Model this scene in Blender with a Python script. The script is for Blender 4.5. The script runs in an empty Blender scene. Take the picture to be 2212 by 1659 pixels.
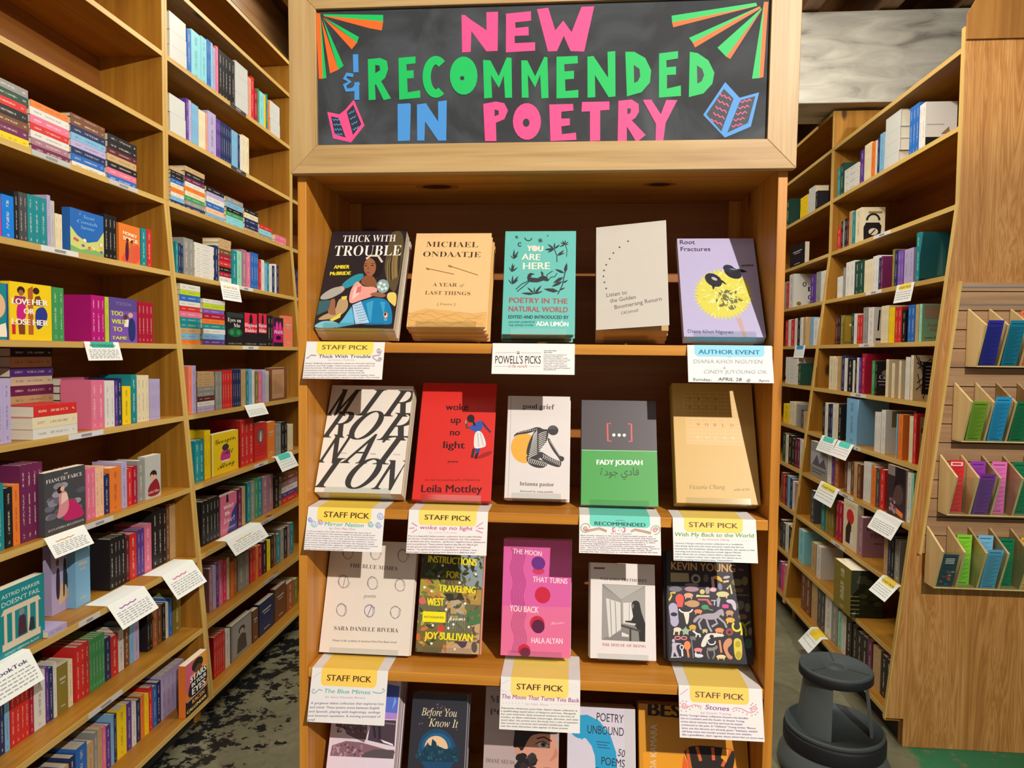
import bpy, math, random
import numpy as np
from mathutils import Vector, Matrix
random.seed(11)
SC = bpy.context.scene
COL = SC.collection
PI = math.pi

# ------------------------------------------------------------------ camera
FPX, PCX, PCY, EYE = 1500.0, 1106.0, 829.5, 1.65
_yc = np.array([122, 65.5, FPX]); _yc /= np.linalg.norm(_yc)
_xc = np.array([1, -.0105, 0.]); _xc -= _yc * _xc.dot(_yc); _xc /= np.linalg.norm(_xc)
_zc = np.cross(_xc, _yc)
if _zc[1] < 0: _zc = -_zc
RW = np.array([_xc, _yc, _zc])            # world = RW @ (right, up, forward)
cam = bpy.data.objects.new('camera', bpy.data.cameras.new('camera'))
COL.objects.link(cam)
cam.data.sensor_width = 36
cam.data.sensor_fit = 'HORIZONTAL'
cam.data.lens = FPX / 2212 * 36
cam.data.clip_start = .02
_m = Matrix.Identity(4)
for i in range(3):
    _m[i][0], _m[i][1], _m[i][2] = RW[i][0], RW[i][1], -RW[i][2]
_m[2][3] = EYE
cam.matrix_world = _m
SC.camera = cam

def _ray(x, y):
    return RW @ np.array([(x - PCX) / FPX, -(y - PCY) / FPX, 1.])
def atY(x, y, Y):
    d = _ray(x, y); p = d * (Y / d[1]); p[2] += EYE; return Vector(p)
def proj(p):
    c = RW.T @ np.array([p[0], p[1], p[2] - EYE])
    return PCX + FPX * c[0] / c[2], PCY - FPX * c[1] / c[2]
def scale_at(p):                          # pixels per metre there
    c = RW.T @ np.array([p[0], p[1], p[2] - EYE]); return FPX / c[2]
def y_on(x, X, Z):                        # depth at which the line (X, ., Z) crosses pixel column x
    lo, hi = .5, 14
    for _ in range(40):
        m = (lo + hi) / 2
        if (proj((X, m, Z))[0] < x) == (X < 0): lo = m
        else: hi = m
    return (lo + hi) / 2

# ------------------------------------------------------------------ light
def lin(h):
    return tuple(((c / 12.92) if c <= .04045 else ((c + .055) / 1.055) ** 2.4)
                 for c in (int(h[i:i + 2], 16) / 255 for i in (0, 2, 4)))
W = bpy.data.worlds.new('room_light'); W.use_nodes = True
W.node_tree.nodes['Background'].inputs[0].default_value = (1, .93, .82, 1)
W.node_tree.nodes['Background'].inputs[1].default_value = .27
SC.world = W
def lamp(name, kind, loc, aim, energy, color=(1, .93, .82), size=1., sy=None, **kw):
    d = bpy.data.lights.new(name, kind); d.energy = energy; d.color = color
    if kind == 'AREA':
        d.size = size
        if sy: d.shape = 'RECTANGLE'; d.size_y = sy
    else: d.shadow_soft_size = size
    for k, v in kw.items(): setattr(d, k, v)
    o = bpy.data.objects.new(name, d); COL.objects.link(o); o.location = loc
    o.rotation_euler = (Vector(aim) - Vector(loc)).to_track_quat('-Z', 'Y').to_euler()
    return o
lamp('track_spot', 'SPOT', (1.60, -1.75, 3.56), (-.05, 1.6, 1.3), 640, (1, .93, .83), .025, spot_size=1.6, spot_blend=.5)
lamp('tube_left_aisle', 'AREA', (-.75, 2.65, 3.72), (-1.7, 2.4, .6), 41, (1, .92, .78), .35, 2.2)
lamp('tube_left_far', 'AREA', (-.75, 4.2, 3.72), (-1.2, 4.2, 0), 30, (1, .94, .83), .35, 2.2)
lamp('tube_right_aisle', 'AREA', (.7, 3.1, 3.72), (1.7, 3.3, .6), 46, (1, .92, .78), .35, 2.2)
lamp('tube_right_far', 'AREA', (.8, 5.2, 3.72), (1.3, 5.2, 0), 22, (1, .94, .83), .35, 2.)
lamp('tube_front', 'AREA', (.2, -1.2, 3.7), (0, 1.6, 1.2), 8, (1, .95, .86), 2.4, .5)
lamp('track_spot_right', 'SPOT', (.55, 1.2, 3.6), (1.75, 4.34, 3.35), 130, (1, .95, .86), .04, spot_size=1.0, spot_blend=.4)
SC.view_settings.view_transform = 'Standard'
SC.view_settings.look = 'None'
SC.view_settings.gamma = 1
SC.view_settings.use_curve_mapping = False
SC.view_settings.exposure = .26

# ------------------------------------------------------------------ materials
_mats = {}
def _new(name):
    m = bpy.data.materials.new(name); m.use_nodes = True
    nt = m.node_tree
    return m, nt, nt.nodes['Principled BSDF'], nt.nodes, nt.links
def plain(hexc, rough=.55, spec=.35, metal=0, vary=.06, scale=40):
    key = (hexc, rough, spec, metal, vary, scale)
    if key in _mats: return _mats[key]
    m, nt, b, N, L = _new('finish_' + hexc)
    c = lin(hexc)
    b.inputs['Roughness'].default_value = rough
    b.inputs['Specular IOR Level'].default_value = spec
    b.inputs['Metallic'].default_value = metal
    if vary:
        tc = N.new('ShaderNodeTexCoord'); n = N.new('ShaderNodeTexNoise')
        n.inputs['Scale'].default_value = scale; n.inputs['Detail'].default_value = 3
        L.new(tc.outputs['Object'], n.inputs['Vector'])
        r = N.new('ShaderNodeMapRange')
        r.inputs['To Min'].default_value = 1 - vary; r.inputs['To Max'].default_value = 1 + vary
        L.new(n.outputs['Fac'], r.inputs['Value'])
        mx = N.new('ShaderNodeVectorMath'); mx.operation = 'SCALE'; mx.inputs[0].default_value = c
        L.new(r.outputs[0], mx.inputs['Scale']); L.new(mx.outputs[0], b.inputs['Base Color'])
    else:
        b.inputs['Base Color'].default_value = (*c, 1)
    _mats[key] = m
    return m
def ink(hexc, rough=.5): return plain(hexc, rough, .3, 0, 0)
def wood(name, dark, mid, light, axis='x', freq=1., rough=.42, knots=True, cathedral=0.):
    key = (name, axis)
    if key in _mats: return _mats[key]
    m, nt, b, N, L = _new(name + '_' + axis)
    tc = N.new('ShaderNodeTexCoord'); oi = N.new('ShaderNodeObjectInfo')
    add = N.new('ShaderNodeVectorMath'); add.operation = 'MULTIPLY_ADD'
    add.inputs[1].default_value = (1, 1, 1)
    rv = N.new('ShaderNodeVectorMath'); rv.operation = 'SCALE'; rv.inputs[0].default_value = (17.3, 9.1, 13.7)
    L.new(oi.outputs['Random'], rv.inputs['Scale'])
    L.new(tc.outputs['Object'], add.inputs[0]); L.new(rv.outputs[0], add.inputs[2])
    mp = N.new('ShaderNodeMapping')
    s = [14 * freq, 14 * freq, 14 * freq]; s['xyz'.index(axis)] = .9 * freq
    mp.inputs['Scale'].default_value = s
    L.new(add.outputs[0], mp.inputs['Vector'])
    n1 = N.new('ShaderNodeTexNoise'); n1.inputs['Scale'].default_value = 1.; n1.inputs['Detail'].default_value = 5
    n1.inputs['Distortion'].default_value = .6 + cathedral
    L.new(mp.outputs[0], n1.inputs['Vector'])
    mp2 = N.new('ShaderNodeMapping')
    s2 = [70 * freq] * 3; s2['xyz'.index(axis)] = 2.2 * freq
    mp2.inputs['Scale'].default_value = s2
    L.new(add.outputs[0], mp2.inputs['Vector'])
    n2 = N.new('ShaderNodeTexNoise'); n2.inputs['Scale'].default_value = 1.; n2.inputs['Detail'].default_value = 3
    L.new(mp2.outputs[0], n2.inputs['Vector'])
    mix = N.new('ShaderNodeMix'); mix.inputs['Factor'].default_value = .35
    L.new(n1.outputs['Fac'], mix.inputs[2]); L.new(n2.outputs['Fac'], mix.inputs[3])
    cr = N.new('ShaderNodeValToRGB')
    e = cr.color_ramp.elements
    e[0].position, e[0].color = .28, (*lin(dark), 1)
    e[1].position, e[1].color = .72, (*lin(light), 1)
    k = e.new(.5); k.color = (*lin(mid), 1)
    src = mix.outputs[0]
    if cathedral:
        wv = N.new('ShaderNodeMath'); wv.operation = 'MULTIPLY'; wv.inputs[1].default_value = 9 * cathedral
        L.new(n1.outputs['Fac'], wv.inputs[0])
        fr = N.new('ShaderNodeMath'); fr.operation = 'PINGPONG'; fr.inputs[1].default_value = .5
        L.new(wv.outputs[0], fr.inputs[0])
        m2 = N.new('ShaderNodeMix'); m2.inputs['Factor'].default_value = .38
        L.new(fr.outputs[0], m2.inputs[3]); L.new(mix.outputs[0], m2.inputs[2]); src = m2.outputs[0]
        ad = N.new('ShaderNodeMath'); ad.operation = 'ADD'; ad.inputs[1].default_value = .06
        L.new(src, ad.inputs[0]); src = ad.outputs[0]
    L.new(src, cr.inputs['Fac'])
    col = cr.outputs['Color']
    if knots:
        v = N.new('ShaderNodeTexVoronoi'); v.inputs['Scale'].default_value = 1.; v.feature = 'F1'
        mk = N.new('ShaderNodeMapping'); sk = [5, 5, 5]; sk['xyz'.index(axis)] = 2.2
        mk.inputs['Scale'].default_value = sk
        L.new(add.outputs[0], mk.inputs['Vector']); L.new(mk.outputs[0], v.inputs['Vector'])
        kr = N.new('ShaderNodeMapRange'); kr.inputs['From Min'].default_value = .05; kr.inputs['From Max'].default_value = .11
        L.new(v.outputs['Distance'], kr.inputs['Value'])
        m3 = N.new('ShaderNodeMix'); m3.data_type = 'RGBA'
        m3.inputs[6].default_value = (*lin('4a2a10'), 1)
        L.new(kr.outputs[0], m3.inputs[0]); L.new(col, m3.inputs[7]); col = m3.outputs[2]
    L.new(col, b.inputs['Base Color'])
    b.inputs['Roughness'].default_value = rough; b.inputs['Specular IOR Level'].default_value = .35
    bp = N.new('ShaderNodeBump'); bp.inputs['Strength'].default_value = .06
    L.new(n2.outputs['Fac'], bp.inputs['Height']); L.new(bp.outputs[0], b.inputs['Normal'])
    _mats[key] = m
    return m
def fir(ax): return wood('fir', '84541a', 'a06e22', 'b68430', ax)
def fircase(ax): return wood('oiled_fir', 'a6641e', 'ca862e', 'e0a048', ax)
def edge(ax): return wood('pale_edge', 'b48c48', 'c6a45c', 'd6b872', ax, knots=False)
def oak(ax): return wood('oak', 'a07c4c', 'bf9c68', 'cfae7c', ax, 2.2, knots=False)
def clear_plastic():
    if 'clear' in _mats: return _mats['clear']
    m, nt, b, N, L = _new('clear_acrylic')
    tr = N.new('ShaderNodeBsdfTransparent'); tr.inputs[0].default_value = (.96, .975, .97, 1)
    gl = N.new('ShaderNodeBsdfGlossy'); gl.inputs['Roughness'].default_value = .08
    fz = N.new('ShaderNodeLayerWeight'); fz.inputs[0].default_value = .35
    mr = N.new('ShaderNodeMapRange'); mr.inputs['To Min'].default_value = .03; mr.inputs['To Max'].default_value = .35
    L.new(fz.outputs['Facing'], mr.inputs[0])
    mx = N.new('ShaderNodeMixShader')
    L.new(mr.outputs[0], mx.inputs[0]); L.new(tr.outputs[0], mx.inputs[1]); L.new(gl.outputs[0], mx.inputs[2])
    L.new(mx.outputs[0], N['Material Output'].inputs[0])
    _mats['clear'] = m
    return m
def cover_mat(attr=False):
    """printed book cover: colour carried by the book, rows of small lettering along the spine"""
    key = 'cover_attr' if attr else 'cover'
    if key in _mats: return _mats[key]
    m, nt, b, N, L = _new('printed_cover')
    if attr:
        src = N.new('ShaderNodeAttribute'); src.attribute_name = 'tint'; colr = src.outputs['Color']
    else:
        src = N.new('ShaderNodeObjectInfo'); colr = src.outputs['Color']
    uv = N.new('ShaderNodeUVMap'); uv.uv_map = 'UVMap'
    sp = N.new('ShaderNodeSeparateXYZ'); L.new(uv.outputs[0], sp.inputs[0])
    def band(o, lo, hi):
        a = N.new('ShaderNodeMath'); a.operation = 'GREATER_THAN'; a.inputs[1].default_value = lo; L.new(o, a.inputs[0])
        c = N.new('ShaderNodeMath'); c.operation = 'LESS_THAN'; c.inputs[1].default_value = hi; L.new(o, c.inputs[0])
        d = N.new('ShaderNodeMath'); d.operation = 'MULTIPLY'; L.new(a.outputs[0], d.inputs[0]); L.new(c.outputs[0], d.inputs[1])
        return d.outputs[0]
    mp = N.new('ShaderNodeMapping'); mp.inputs['Scale'].default_value = (44, 5, 1); L.new(uv.outputs[0], mp.inputs[0])
    nz = N.new('ShaderNodeTexNoise'); nz.inputs['Scale'].default_value = 1; nz.inputs['Detail'].default_value = 1
    oi2 = N.new('ShaderNodeObjectInfo')
    if not attr:
        ofs = N.new('ShaderNodeVectorMath'); ofs.operation = 'ADD'
        sc = N.new('ShaderNodeMath'); sc.operation = 'MULTIPLY'; sc.inputs[1].default_value = 90
        L.new(oi2.outputs['Random'], sc.inputs[0])
        L.new(mp.outputs[0], ofs.inputs[0]); L.new(sc.outputs[0], ofs.inputs[1]); L.new(ofs.outputs[0], nz.inputs[0])
    else: L.new(mp.outputs[0], nz.inputs[0])
    gt = N.new('ShaderNodeMath'); gt.operation = 'GREATER_THAN'; gt.inputs[1].default_value = .46; L.new(nz.outputs['Fac'], gt.inputs[0])
    inner = band(sp.outputs['Y'], .39, .61)
    title = band(sp.outputs['X'], .22, .62); auth = band(sp.outputs['X'], .72, .9); foot = band(sp.outputs['X'], .05, .11)
    s1 = N.new('ShaderNodeMath'); s1.operation = 'ADD'; L.new(title, s1.inputs[0]); L.new(auth, s1.inputs[1])
    s2 = N.new('ShaderNodeMath'); s2.operation = 'ADD'; L.new(s1.outputs[0], s2.inputs[0]); L.new(foot, s2.inputs[1])
    k1 = N.new('ShaderNodeMath'); k1.operation = 'MULTIPLY'; L.new(s2.outputs[0], k1.inputs[0]); L.new(inner, k1.inputs[1])
    k2 = N.new('ShaderNodeMath'); k2.operation = 'MULTIPLY'; L.new(k1.outputs[0], k2.inputs[0]); L.new(gt.outputs[0], k2.inputs[1])
    k3 = N.new('ShaderNodeMath'); k3.operation = 'MULTIPLY'; k3.inputs[1].default_value = .42; L.new(k2.outputs[0], k3.inputs[0])
    bw = N.new('ShaderNodeRGBToBW'); L.new(colr, bw.inputs[0])
    lt = N.new('ShaderNodeMath'); lt.operation = 'LESS_THAN'; lt.inputs[1].default_value = .3; L.new(bw.outputs[0], lt.inputs[0])
    tx = N.new('ShaderNodeMix'); tx.data_type = 'RGBA'
    tx.inputs[6].default_value = (*lin('3a3036'), 1); tx.inputs[7].default_value = (*lin('efe6d4'), 1)
    L.new(lt.outputs[0], tx.inputs[0])
    fin = N.new('ShaderNodeMix'); fin.data_type = 'RGBA'
    L.new(k3.outputs[0], fin.inputs[0]); L.new(colr, fin.inputs[6]); L.new(tx.outputs[2], fin.inputs[7])
    L.new(fin.outputs[2], b.inputs['Base Color'])
    b.inputs['Roughness'].default_value = .42; b.inputs['Specular IOR Level'].default_value = .3
    _mats[key] = m
    return m
def pages_mat(hexc='e6dcc6'):
    key = ('pages', hexc)
    if key in _mats: return _mats[key]
    m, nt, b, N, L = _new('page_edges')
    uv = N.new('ShaderNodeUVMap'); uv.uv_map = 'UVMap'
    mp = N.new('ShaderNodeMapping'); mp.inputs['Scale'].default_value = (1.5, 60, 1); L.new(uv.outputs[0], mp.inputs[0])
    n = N.new('ShaderNodeTexNoise'); n.inputs['Scale'].default_value = 1; n.inputs['Detail'].default_value = 2; L.new(mp.outputs[0], n.inputs[0])
    r = N.new('ShaderNodeMapRange'); r.inputs['To Min'].default_value = .74; r.inputs['To Max'].default_value = 1.1; L.new(n.outputs['Fac'], r.inputs[0])
    mx = N.new('ShaderNodeVectorMath'); mx.operation = 'SCALE'; mx.inputs[0].default_value = lin(hexc)
    L.new(r.outputs[0], mx.inputs['Scale']); L.new(mx.outputs[0], b.inputs['Base Color'])
    b.inputs['Roughness'].default_value = .8; b.inputs['Specular IOR Level'].default_value = .15
    _mats[key] = m
    return m

# ------------------------------------------------------------------ mesh helpers
class MB:
    def __init__(s): s.v, s.f, s.mi, s.uv, s.k = [], [], [], [], 0
    def add(s, pts, faces, uvs=None):
        b = len(s.v); s.v += [tuple(p) for p in pts]
        for i, f in enumerate(faces):
            s.f.append([b + j for j in f]); s.mi.append(s.k); s.uv.append(uvs[i] if uvs else None)
    def box(s, x0, x1, y0, y1, z0, z1, uvs=None):
        p = [(x0, y0, z0), (x1, y0, z0), (x1, y1, z0), (x0, y1, z0), (x0, y0, z1), (x1, y0, z1), (x1, y1, z1), (x0, y1, z1)]
        s.add(p, [(3, 2, 1, 0), (4, 5, 6, 7), (0, 1, 5, 4), (1, 2, 6, 5), (2, 3, 7, 6), (3, 0, 4, 7)], uvs)
    def prism(s, poly, axis, a0, a1):
        n = len(poly)
        def P(q, a): return {'x': (a, q[0], q[1]), 'y': (q[0], a, q[1]), 'z': (q[0], q[1], a)}[axis]
        s.add([P(q, a0) for q in poly] + [P(q, a1) for q in poly],
              [tuple(range(n))[::-1], tuple(range(n, 2 * n))] + [(i, (i + 1) % n, n + (i + 1) % n, n + i) for i in range(n)])
    def lathe(s, prof, n=48, a0=0., a1=2 * PI, c=(0, 0)):
        full = abs(a1 - a0 - 2 * PI) < 1e-6
        k = n if full else n + 1
        pts = [(c[0] + r * math.cos(a0 + (a1 - a0) * i / n), c[1] + r * math.sin(a0 + (a1 - a0) * i / n), z) for i in range(k) for r, z in prof]
        m = len(prof); fs = []
        for i in range(n):
            j = (i + 1) % k
            for q in range(m - 1): fs.append((i * m + q, j * m + q, j * m + q + 1, i * m + q + 1))
        if not full:
            fs.append(tuple(range(m))[::-1]); fs.append(tuple((k - 1) * m + q for q in range(m)))
        s.add(pts, fs)
    def tube(s, path, r, n=8):
        path = [Vector(p) for p in path]; rings = []
        for i, p in enumerate(path):
            d = (path[min(i + 1, len(path) - 1)] - path[max(i - 1, 0)]).normalized()
            u = d.cross(Vector((0, 0, 1)));
            if u.length < 1e-3: u = d.cross(Vector((0, 1, 0)))
            u.normalize(); w = d.cross(u)
            rings += [p + (u * math.cos(2 * PI * q / n) + w * math.sin(2 * PI * q / n)) * r for q in range(n)]
        fs = [(i * n + q, i * n + (q + 1) % n, (i + 1) * n + (q + 1) % n, (i + 1) * n + q) for i in range(len(path) - 1) for q in range(n)]
        fs += [tuple(range(n))[::-1], tuple((len(path) - 1) * n + q for q in range(n))]
        s.add(rings, fs)
    def build(s, name, mats, parent=None, smooth=False, bevel=0, loc=None, rot=None):
        me = bpy.data.meshes.new(name); me.from_pydata(s.v, [], s.f)
        if not isinstance(mats, (list, tuple)): mats = [mats]
        for m in mats: me.materials.append(m)
        if len(mats) > 1: me.polygons.foreach_set('material_index', s.mi)
        if any(u is not None for u in s.uv):
            lay = me.uv_layers.new(name='UVMap'); buf = []
            for f, u in zip(s.f, s.uv):
                for q in range(len(f)): buf += (u[q] if u else (-1., -1.))
            lay.data.foreach_set('uv', buf)
        if smooth: me.polygons.foreach_set('use_smooth', [True] * len(s.f))
        me.update()
        o = bpy.data.objects.new(name, me); COL.objects.link(o)
        if parent is not None: o.parent = parent
        if loc is not None: o.location = loc
        if rot is not None: o.rotation_euler = rot
        if bevel:
            bv = o.modifiers.new('edge', 'BEVEL'); bv.width = bevel; bv.segments = 2; bv.limit_method = 'ANGLE'
        return o
def tag(o, label, cat, group=None, kind=None):
    if label: o['label'] = label
    if cat: o['category'] = cat
    if group: o['group'] = group
    if kind: o['kind'] = kind
    return o
def thing(name, label, cat, loc=(0, 0, 0), rot=(0, 0, 0), group=None):
    o = bpy.data.objects.new(name, None); COL.objects.link(o)
    o.location = loc; o.rotation_euler = rot; o.empty_display_size = .05
    return tag(o, label, cat, group)
def ordw(n):
    w = ['zeroth', 'first', 'second', 'third', 'fourth', 'fifth', 'sixth', 'seventh', 'eighth', 'ninth', 'tenth', 'eleventh', 'twelfth']
    if n < len(w): return w[n]
    return str(n) + ('th' if 10 <= n % 100 <= 20 else {1: 'st', 2: 'nd', 3: 'rd'}.get(n % 10, 'th'))

# ------------------------------------------------------------------ lettering and flat printed art
_txt = {}
_STY = {'serif': (0x1d400, 0x1d41a), 'ital': (0x1d434, 0x1d44e), 'script': (0x1d4d0, 0x1d4ea), 'sb': (0x1d5d4, 0x1d5ee), 'sn': (0x1d5a0, 0x1d5ba), 'slant': (0x1d608, 0x1d622)}
_OFF = {'serif': -.008}
_FAT = {'bold': (0, .022, .044), 'heavy': (0, .03, .06, .09), 'hand': (0, .012)}
def text2d(s, style):
    key = (s, style)
    if key in _txt: return _txt[key]
    t = s
    if style in _STY:
        a, b = _STY[style]
        t = ''.join(chr(a + ord(c) - 65) if 'A' <= c <= 'Z' else ('\u210e' if style == 'ital' and c == 'h' else chr(b + ord(c) - 97)) if 'a' <= c <= 'z' else c for c in s)
    cu = bpy.data.curves.new('lettering', 'FONT'); cu.body = t
    cu.resolution_u = 3 if len(s) < 16 else 2
    cu.offset = _OFF.get(style, 0)
    if style == 'hand': cu.shear = .12
    o = bpy.data.objects.new('lettering', cu)
    me = bpy.data.meshes.new_from_object(o)
    n = len(me.vertices); co = np.empty(n * 3); me.vertices.foreach_get('co', co)
    co = co.reshape(-1, 3)[:, :2].copy()
    fs = [tuple(p.vertices) for p in me.polygons]
    bpy.data.meshes.remove(me); bpy.data.objects.remove(o); bpy.data.curves.remove(cu)
    if n:
        x0 = co[:, 0].min(); co[:, 0] -= x0; wd = co[:, 0].max()
    else: wd = 1.
    _txt[key] = (co, fs, wd)
    return _txt[key]
CAP = .70
class Art:
    """flat printed shapes; P maps drawing coordinates to metres on the printed face"""
    def __init__(s, P=None): s.P = P or (lambda x, y: (x, y)); s.L = []
    def raw(s, c, pts, faces): s.L.append((c, pts, faces))
    smooth = 0
    def poly(s, c, pts):
        for _ in range(s.smooth if 4 < len(pts) < 30 else 0):
            pts = [q for a, b in zip(pts, pts[1:] + pts[:1]) for q in ((a[0] * .75 + b[0] * .25, a[1] * .75 + b[1] * .25), (a[0] * .25 + b[0] * .75, a[1] * .25 + b[1] * .75))]
        s.raw(c, [s.P(*p) for p in pts], [tuple(range(len(pts)))])
    def rect(s, c, x0, y0, x1, y1): s.poly(c, [(x0, y0), (x1, y0), (x1, y1), (x0, y1)])
    def ell(s, c, x, y, rx, ry=None, rot=0, n=22):
        ry = ry or rx; ca, sa = math.cos(rot), math.sin(rot)
        s.poly(c, [(x + rx * math.cos(t) * ca - ry * math.sin(t) * sa, y + rx * math.cos(t) * sa + ry * math.sin(t) * ca) for t in (2 * PI * i / n for i in range(n))])
    def dots(s, c, pts, r): 
        for p in pts: s.ell(c, p[0], p[1], r, n=10)
    def line(s, c, pts, w):
        L = [Vector(s.P(*p)) for p in pts]
        k = (Vector(s.P(pts[0][0] + w, pts[0][1])) - L[0]).length / 2
        a, b = [], []
        for i, p in enumerate(L):
            d = L[min(i + 1, len(L) - 1)] - L[max(i - 1, 0)]
            d = d.normalized() if d.length else Vector((1, 0)); nn = Vector((-d.y, d.x)) * k
            a.append(p + nn); b.append(p - nn)
        m = len(L)
        s.raw(c, [tuple(q) for q in a + b], [(i, i + 1, m + i + 1, m + i) for i in range(m - 1)])
    def ring(s, c, x, y, rx, ry, w, a0=0, a1=2 * PI, n=24):
        s.line(c, [(x + rx * math.cos(a0 + (a1 - a0) * i / n), y + ry * math.sin(a0 + (a1 - a0) * i / n)) for i in range(n + 1)], w)
    def leaf(s, c, x0, y0, x1, y1, w):
        dx, dy = x1 - x0, y1 - y0; nx, ny = -dy * w, dx * w
        s.poly(c, [(x0, y0), (x0 + dx * .35 + nx, y0 + dy * .35 + ny), (x0 + dx * .7 + nx * .7, y0 + dy * .7 + ny * .7), (x1, y1), (x0 + dx * .7 - nx * .7, y0 + dy * .7 - ny * .7), (x0 + dx * .35 - nx, y0 + dy * .35 - ny)])
    def text(s, c, t, a, b, h, style='sans'):
        """a, b: ends of the baseline; h: capital height, all in drawing units"""
        co, fs, wd = text2d(t, style)
        if not len(co): return
        A, B = Vector(s.P(*a)), Vector(s.P(*b))
        mx, my = (a[0] + b[0]) / 2, (a[1] + b[1]) / 2
        H = abs(Vector(s.P(mx, my - h)).y - Vector(s.P(mx, my)).y)
        ex = (B - A) / wd; k = H / CAP
        if ex.x < 0: ex = -ex; A = B
        ang = math.atan2(ex.y, ex.x); ey = Vector((-math.sin(ang), math.cos(ang))) * k
        for e in _FAT.get(style, (0,)):
            s.raw(c, [tuple(A + ex * (x + e - _FAT.get(style, (0,))[-1] / 2) + ey * y) for x, y in co], fs)
    def build(s, name, parent, xf, step=.00004, base=.00025, rough=.5):
        mb = MB(); cols = []; lay = -1
        for i, (c, pts, fs) in enumerate(s.L):
            if c not in cols: cols.append(c)
            mb.k = cols.index(c)
            lay += 1
            z = base + step * lay
            mb.add([xf(x, y, z) for x, y in pts], fs)
        return mb.build(name, [ink(c, rough) for c in cols], parent)
def homog(src, dst):
    A, b = [], []
    for (x, y), (u, v) in zip(src, dst):
        A.append([x, y, 1, 0, 0, 0, -u * x, -u * y]); b.append(u)
        A.append([0, 0, 0, x, y, 1, -v * x, -v * y]); b.append(v)
    h = np.linalg.solve(np.array(A, float), np.array(b, float))
    def f(x, y):
        w = h[6] * x + h[7] * y + 1
        return ((h[0] * x + h[1] * y + h[2]) / w, (h[3] * x + h[4] * y + h[5]) / w)
    return f
# ------------------------------------------------------------------ the room
def floor_mat():
    m, nt, b, N, L = _new('painted_concrete')
    tc = N.new('ShaderNodeTexCoord'); sp = N.new('ShaderNodeSeparateXYZ'); L.new(tc.outputs['Object'], sp.inputs[0])
    def noise(sc, det=5, rough=.6):
        n = N.new('ShaderNodeTexNoise'); n.inputs['Scale'].default_value = sc; n.inputs['Detail'].default_value = det
        n.inputs['Roughness'].default_value = rough; L.new(tc.outputs['Object'], n.inputs[0]); return n.outputs['Fac']
    def mr(o, a, c, lo=0., hi=1.):
        r = N.new('ShaderNodeMapRange'); r.inputs['From Min'].default_value = a; r.inputs['From Max'].default_value = c
        r.inputs['To Min'].default_value = lo; r.inputs['To Max'].default_value = hi; L.new(o, r.inputs[0]); return r.outputs[0]
    def mth(op, a, c):
        q = N.new('ShaderNodeMath'); q.operation = op
        for i, z in enumerate((a, c)):
            if isinstance(z, (int, float)): q.inputs[i].default_value = z
            else: L.new(z, q.inputs[i])
        return q.outputs[0]
    def mix(f, a, c):
        x = N.new('ShaderNodeMix'); x.data_type = 'RGBA'; L.new(f, x.inputs[0])
        for i, z in ((6, a), (7, c)):
            if isinstance(z, str): x.inputs[i].default_value = (*lin(z), 1)
            else: L.new(z, x.inputs[i])
        return x.outputs[2]
    base = mix(mr(noise(2.3), .3, .7), '5e5c44', '7e7a62')
    base = mix(mr(noise(26, 3), .35, .75, 0, .45), base, '4e4c38')
    # worn black paint, left along the foot of the shelves of the left aisle
    bias = mr(sp.outputs['X'], -1.5, -.75, .0, .22)
    blk = mr(mth('SUBTRACT', noise(10, 8, .72), bias), .485, .505)
    blk = mth('MULTIPLY', blk, mr(sp.outputs['X'], -.68, -.82))
    base = mix(blk, base, '17181a')
    gx = mth('ADD', sp.outputs['X'], mth('MULTIPLY', noise(14), .16))
    gr = mth('MULTIPLY', mr(gx, 1.50, 1.54), mr(sp.outputs['Y'], 3.05, 3.03))
    gr = mth('MULTIPLY', gr, mr(noise(22, 4), .34, .42))
    base = mix(gr, base, '1f6a45')
    L.new(base, b.inputs['Base Color'])
    L.new(mr(blk, 0, 1, .55, .35), b.inputs['Roughness'])
    bp = N.new('ShaderNodeBump'); bp.inputs['Strength'].default_value = .12; L.new(noise(30), bp.inputs['Height']); L.new(bp.outputs[0], b.inputs['Normal'])
    return m
mb = MB(); mb.box(-2.6, 4.2, -2.6, 8.4, -.08, 0)
tag(mb.build('floor', floor_mat()), 'worn painted concrete floor', 'floor', kind='structure')
mb = MB()
for i in range(40): mb.box(-2.6 + i * .17, -2.6 + i * .17 + .168, -2.6, 8.4, 3.98, 4.01)
tag(mb.build('ceiling', wood('ceiling_plank', '4a2e1c', '5f3f28', '7a5636', 'y')), 'dark wooden plank ceiling', 'ceiling', kind='structure')
mb = MB(); mb.box(-2.6, 4.2, 8.4, 8.46, 0, 4.0)
tag(mb.build('wall_back', plain('6b5238', .7)), 'far wall of the shop', 'wall', kind='structure')
mb = MB(); mb.box(-2.66, -2.6, .2, 8.4, 0, 4.0)
tag(mb.build('wall_left', plain('6b5238', .7)), 'wall behind the left shelves', 'wall', kind='structure')
mb = MB(); mb.box(4.2, 4.26, .2, 8.4, 0, 4.0)
tag(mb.build('wall_right', plain('6b5238', .7)), 'wall at the far right', 'wall', kind='structure')
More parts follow.
